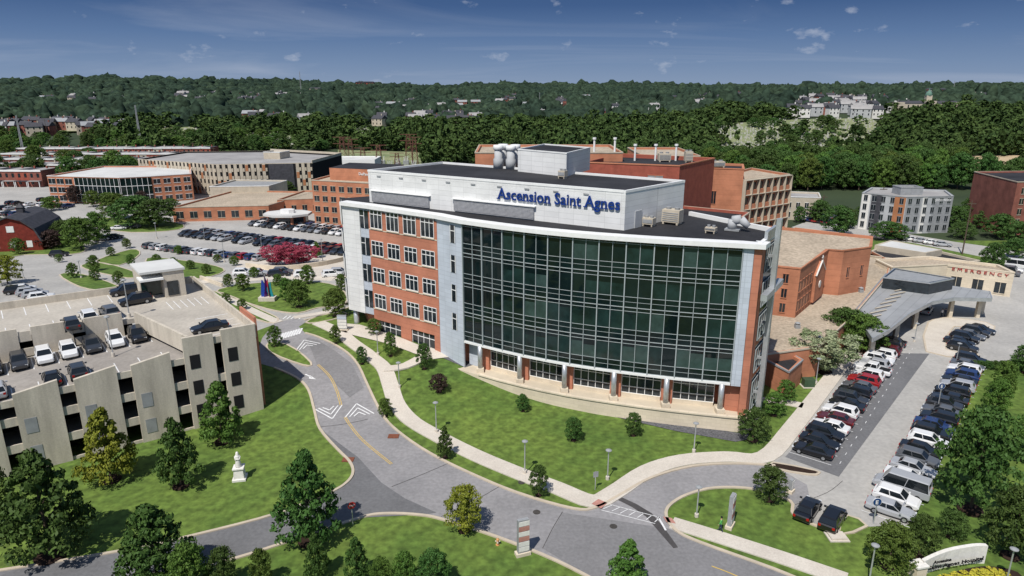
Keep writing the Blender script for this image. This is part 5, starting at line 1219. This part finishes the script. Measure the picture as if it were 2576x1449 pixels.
def esign(bx,by,ty,lb):
    x,y=P(bx,by);z=gz(x,y);h=zat(ty,y)-z;g=thing('parking_sign',lb,'sign',(x,y,z));mb=B();mb.tube((0,0,0),(0,0,h-.3),.06,n=8);mb.build('post',M['steel'],g)
    mb=B();mb.tube((0,-.03,h-.5),(0,.03,h-.5),.48,n=24);d=mb.build('disc',M['white'],g);mb=B();mb.tube((0,-.05,h-.5),(0,-.031,h-.5),.43,n=24);mb.build('disc_face',M['e_blue'],d)
    put_text('letter','E',Fr((-1,0),(1,0)),1-.2,h-.72,.06,.62,M['white'],d,(0,0,0),.01,.015)
esign(2197,1318,1252,'round blue parking sign with white E near the bottom right');esign(2357,1035,963,'round blue parking sign with white E farther up the right row')
x,y=P(888,1322);z=gz(x,y);g=thing('stop_sign','red octagonal stop sign at the side road corner','sign',(x,y,z),rz=.5);mb=B();mb.tube((0,0,0),(0,0,2.6),.05,n=8);mb.build('post',M['steel'],g)
mb=B();mb.prism([(.42*math.cos(math.pi/8+k*math.pi/4),.42*math.sin(math.pi/8+k*math.pi/4)) for k in range(8)],-.02,.02);p_=mb.build('sign_plate',M['sign_red'],g,org=(0,0,0));p_.rotation_euler=(math.pi/2,0,0);p_.location=(0,-.07,2.45)
put_text('letter','STOP',Fr((-1,0),(1,0)),1-.3,2.35,.1,.25,M['white'],g,(0,0,0),.01,.005,width=.6)
for bx,by,ty,lb in((1497,1232,1186,'small grey road sign on a post on the lawn tip'),(2008,1300,1275,'small sign beside the black sedan bay')):
    x,y=P(bx,by);z=gz(x,y);h=zat(ty,y)-z;g=thing('road_sign',lb,'sign',(x,y,z),rz=.3);mb=B();mb.tube((0,0,0),(0,0,h),.05,n=6);mb.build('post',M['steel'],g);mb=B();mb.box(-.3,.3,-.06,-.03,h-.7,h);mb.build('sign_plate',M['grey'],g)
x,y=P(1252,1371);g=thing('fire_hydrant','orange fire hydrant on the lower lawn beside the main road','hydrant',(x,y,gz(x,y)));mb=B();mb.lathe([(.2,0),(.2,.08),(.13,.1),(.13,.55),(.17,.58),(.15,.7),(.05,.8)],n=12);mb.build('barrel',M['hydr'],g);mb=B();mb.tube((-.25,0,.45),(.25,0,.45),.07,n=8);mb.tube((0,-.24,.4),(0,0,.4),.08,n=8);mb.build('outlet',M['walk'],g)
for bx,by,lb in((2032,972,'green utility cabinet on the grass by the annex'),(2105,1352,'flat utility lid beside the small island')):
    x,y=P(bx,by);g=thing('utility_cabinet',lb,'utility box',(x,y,0));hq=1.3 if bx<2100 else .3;mb=B();mb.box(-.8,.8,-.6,.6,.12,hq);mb.build('cabinet_body',M['ubox' if bx<2100 else 'walk'],g);mb=B();mb.box(-1,1,-.8,.8,0,.12);mb.build('pad',M['walk'],g)
x,y=P(604,1204);z=gz(x,y);g=thing('white_statue','white robed stone statue on a tall pedestal on the garage lawn','statue',(x,y,z),rz=.2)
mb=B();mb.loft([[(-s,-s,zz),(s,-s,zz),(s,s,zz),(-s,s,zz)] for s,zz in((.75,0),(.75,.25),(.6,.3),(.5,1.35),(.62,1.45),(.62,1.6))]);mb.build('pedestal',M['stone'],g)
mb=B();mb.lathe([(.34,1.6),(.36,1.75),(.27,2.3),(.24,2.6),(.3,2.95),(.27,3.05),(.09,3.12),(.08,3.18)],n=14);mb.tube((-.28,0,2.95),(-.22,-.22,2.55),.09,.07,8);mb.tube((.28,0,2.95),(.25,-.25,2.6),.09,.07,8);mb.tube((-.22,-.22,2.55),(0,-.3,2.72),.07,.05,8);mb.tube((.25,-.25,2.6),(.02,-.3,2.72),.07,.05,8)
mb.build('robed_figure',M['stone'],g,True);mb=B();mb.lathe([(.06,3.12),(.13,3.2),(.14,3.32),(.11,3.42),(.03,3.46)],n=12);mb.build('head',M['stone'],g,True)
mb=B();mb.lathe([(.26,2.95),(.19,3.15),(.165,3.35),(.1,3.48),(.02,3.5)],(0,.03),12);mb.build('veil',M['stone'],g,True)
x,y=P(674,757);z=gz(x,y);g=thing('coloured_sculpture','blue, purple and red upright blade sculpture on a pale base on the round lawn','sculpture',(x,y,z))
mb=B();mb.box(-1.6,1.6,-.8,.8,0,.9);mb.build('plinth',M['walk'],g)
for k,(cx_,hh2,c,ln) in enumerate(((-.8,3.4,(.02,.06,.35),.2),(-.3,4.2,(.12,.03,.3),.3),(.4,3.7,(.4,.03,.05),-.2),(.9,3.,(.02,.25,.3),-.4))):
    mb=B();secs=[]
    for q in range(8):
        t=q/7;w=.45*math.sin(math.pi*(.25+.75*t))**.8+.03;a=.4*t+k;xx=cx_+ln*math.sin(t*3)
        secs.append([(xx-w*math.cos(a),-w*math.sin(a)-.08,.9+t*hh2),(xx+w*math.cos(a),w*math.sin(a)-.08,.9+t*hh2),(xx+w*math.cos(a),w*math.sin(a)+.08,.9+t*hh2),(xx-w*math.cos(a),-w*math.sin(a)+.08,.9+t*hh2)])
    mb.loft(secs);mb.build('blade',mk('blade_paint',c,.3,.1,2),g)
x,y=P(2400,1440);g=thing('monument_sign','curved pale stone entrance sign with black hospital lettering, bottom right','sign',(x,y,0),world=True)
a=P(2318,1448);b=P(2476,1418)
cv=cr([a,((a[0]*.6+b[0]*.4)-.1,(a[1]*.6+b[1]*.4)+.4),((a[0]*.2+b[0]*.8),(a[1]*.2+b[1]*.8)+.3),b],4)
mb=B();nC=len(cv);sec=[]
for i,p in enumerate(cv):
    t=i/(nC-1);zt=1.55+.45*math.sin(t*math.pi*.6);sec.append([(p[0],p[1],0),(p[0],p[1]+.4,0),(p[0],p[1]+.4,zt),(p[0],p[1],zt)])
mb.loft(sec);mb.build('sign_wall',M['stone'],g)
q=Fr(a,b);mb=B();q.box(mb,-1.0,.1,0,1.2,-.6,.4);mb.build('end_pier',M['lime'],g);mb=B();q.box(mb,-1.1,.2,1.2,1.38,-.7,.5);mb.build('pier_cap',M['stone'],g)
put_text('sign_lettering','Ascension',q,1.0,1.2,.12,.48,M['dark'],g,(x,y,0),.03,.006,serif=True)
put_text('sign_lettering','Saint Agnes Hospital',q,.5,.62,.12,.56,M['dark'],g,(x,y,0),.03,.006,width=q.L-.9,serif=True)
sheet('flower_bed',[cr(PX([(2330,1475),(2400,1440),(2480,1425),(2560,1440),(2570,1480),(2450,1500)]),3,True)],.05,M['mulch'])
for k,(bx,by) in enumerate(((2385,1466),(2412,1462),(2440,1457),(2468,1452),(2496,1450),(2520,1456),(2430,1474),(2480,1470))):
    x,y=P(bx,by);v,f=crown_arr('round',50+k,30,1400,.05);TVk=npmesh('flower_mound',v*np.array([1.9,1.7,.8])-np.array([0,0,.12]),f,M['flower']);o=link('flower_bush',TVk,None,(x,y,0));tag(o,'yellow flowering bush in the bed before the hospital sign, %s of eight'%ordn(k+1),'flower bush','yellow bushes by the hospital sign')
def person(bx,by,lb,shirt,walk=.25,rz=0):
    x,y=P(bx,by);z=gz(x,y)+.03
    J=[(0,0,.95),(0,0,1.2),(0,0,1.42),(0,.01,1.52),(0,.03,1.66),(.1,0,.92),(.11,walk*.4,.5),(.11,walk-.05,.08),(.11,walk+.13,.04),(-.1,0,.92),(-.11,-walk*.3,.5),(-.11,-walk-.02,.1),(-.11,-walk+.15,.04),(.2,0,1.4),(.25,-.08,1.12),(.24,.06,.86),(.24,.1,.78),(-.2,0,1.4),(-.25,.08,1.12),(-.24,.2,.9),(-.24,.26,.84)]
    E=[(0,1),(1,2),(2,3),(3,4),(0,5),(5,6),(6,7),(7,8),(0,9),(9,10),(10,11),(11,12),(2,13),(13,14),(14,15),(15,16),(2,17),(17,18),(18,19),(19,20)]
    Rr=[.15,.14,.15,.06,.105,.1,.07,.05,.04,.1,.07,.05,.04,.07,.05,.04,.035,.07,.05,.04,.035]
    me=bpy.data.meshes.new('body');me.from_pydata(J,E,[]);o=bpy.data.objects.new('tmp',me);C.objects.link(o);m=o.modifiers.new('s','SKIN')
    for i,v in enumerate(me.skin_vertices[0].data):v.radius=(Rr[i],Rr[i]*.8);v.use_root=(i==0)
    o.modifiers.new('ss','SUBSURF').levels=1;bpy.context.view_layer.update();dg=bpy.context.evaluated_depsgraph_get();m2=bpy.data.meshes.new_from_object(o.evaluated_get(dg));bpy.data.objects.remove(o)
    m2.materials.clear()
    for k in('cloth',shirt,'skin'):m2.materials.append(M[k])
    for p in m2.polygons:
        c=p.center;p.material_index=2 if(c.z>1.46 or(abs(c.x)>.19 and c.z<.95)) else(1 if c.z>.93 else 0)
    g=thing('person',lb,'person',(x,y,z),None,rz);link('body',m2,g);mb=B();mb.lathe([(.08,1.66),(.115,1.7),(.1,1.79),(.03,1.82)],(0,.0),10);mb.build('hair',M['dark'],g)
person(2368,798,'person in pale top walking near the emergency canopy, left of two','clothw',.25,.4);person(2376,797,'person in dark clothes walking near the emergency canopy, right of two','cloth',.2,.4)
person(1812,1338,'person in a bright green top walking on the footpath by the directory sign','clothg',.25,1.1)
# ---------- camera, world, sun
cam=bpy.data.cameras.new('camera');co=bpy.data.objects.new('camera',cam);C.objects.link(co);co.location=(0,0,H);co.rotation_euler=(math.pi/2-PT,0,0);cam.sensor_width=36;cam.lens=36*F/2576;cam.clip_end=20000;cam.clip_start=.5;sc.camera=co
SD=Vector((.45,.89)).normalized();EL=math.radians(56)
su=bpy.data.lights.new('sun','SUN');su.energy=4.7;su.angle=math.radians(.5);su.color=(1,.955,.88);so=bpy.data.objects.new('sun',su);C.objects.link(so)
dv=Vector((SD.x*math.cos(EL),SD.y*math.cos(EL),-math.sin(EL)));so.rotation_euler=dv.to_track_quat('-Z','Y').to_euler()
w=bpy.data.worlds.new('World');sc.world=w;w.use_nodes=True;N=w.node_tree.nodes;L=w.node_tree.links;bgn=N['Background'];bgn.inputs[1].default_value=.1
sk=N.new('ShaderNodeTexSky');sk.sky_type='NISHITA';sk.sun_disc=False;sk.sun_elevation=EL;sk.sun_rotation=math.atan2(-SD.x,-SD.y);sk.air_density=1.;sk.dust_density=.4;sk.ozone_density=2.
tc=N.new('ShaderNodeTexCoord');sp=N.new('ShaderNodeSeparateXYZ');L.new(tc.outputs['Generated'],sp.inputs[0])
def math_(op,a,b=None):
    n=N.new('ShaderNodeMath');n.operation=op
    for i,q in enumerate((a,b)):
        if q is None:continue
        if isinstance(q,(int,float)):n.inputs[i].default_value=q
        else:L.new(q,n.inputs[i])
    return n.outputs[0]
rp=N.new('ShaderNodeValToRGB');mr=N.new('ShaderNodeMapRange');mr.inputs[1].default_value=-.02;mr.inputs[2].default_value=.18;L.new(sp.outputs[2],mr.inputs[0]);L.new(mr.outputs[0],rp.inputs[0])
e=rp.color_ramp.elements;e[0].position=0;e[0].color=(2.4,3.2,4.6,1);e[1].position=1;e[1].color=(.3,.7,1.8,1)
for ps,c in((.12,(2.3,3.1,4.5,1)),(.25,(1.75,2.6,4.15,1)),(.42,(1.1,1.9,3.55,1)),(.62,(.55,1.15,2.6,1))):
    q=e.new(ps);q.color=c
zz=math_('ADD',sp.outputs[2],.09);cx_=math_('DIVIDE',sp.outputs[0],zz);cy_=math_('DIVIDE',sp.outputs[1],zz);cb=N.new('ShaderNodeCombineXYZ');L.new(math_('MULTIPLY',cx_,.2),cb.inputs[0]);L.new(math_('MULTIPLY',cy_,.33),cb.inputs[1])
no=N.new('ShaderNodeTexNoise');no.inputs['Scale'].default_value=1.1;no.inputs['Detail'].default_value=8;no.inputs['Roughness'].default_value=.56;no.inputs['Distortion'].default_value=.9;L.new(cb.outputs[0],no.inputs['Vector'])
m1=N.new('ShaderNodeMapRange');m1.inputs[1].default_value=.5;m1.inputs[2].default_value=.8;m1.inputs[4].default_value=.42;L.new(no.outputs[0],m1.inputs[0])
vm=N.new('ShaderNodeVectorMath');vm.operation='MULTIPLY';vm.inputs[1].default_value=(20,20,42);L.new(tc.outputs['Generated'],vm.inputs[0])
n2=N.new('ShaderNodeTexNoise');n2.inputs['Scale'].default_value=1.;n2.inputs['Detail'].default_value=6;n2.inputs['Roughness'].default_value=.58;L.new(vm.outputs[0],n2.inputs['Vector'])
m2=N.new('ShaderNodeMapRange');m2.inputs[1].default_value=.62;m2.inputs[2].default_value=.74;m2.inputs[4].default_value=.6;L.new(n2.outputs[0],m2.inputs[0])
cm=math_('MAXIMUM',m1.outputs[0],m2.outputs[0])
mx=N.new('ShaderNodeMix');mx.data_type='RGBA';L.new(cm,mx.inputs[0]);L.new(rp.outputs[0],mx.inputs[6]);mx.inputs[7].default_value=(4.4,4.9,6.,1)
m3=N.new('ShaderNodeMapRange');m3.inputs[1].default_value=.14;m3.inputs[2].default_value=.4;L.new(sp.outputs[2],m3.inputs[0])
mf=N.new('ShaderNodeMix');mf.data_type='RGBA';L.new(m3.outputs[0],mf.inputs[0]);L.new(mx.outputs[2],mf.inputs[6]);L.new(sk.outputs[0],mf.inputs[7]);L.new(mf.outputs[2],bgn.inputs[0])
sc.view_settings.view_transform='Standard';sc.view_settings.look='None';sc.view_settings.exposure=0
for o in list(bpy.data.objects):
    if 'org' in o: del o['org']
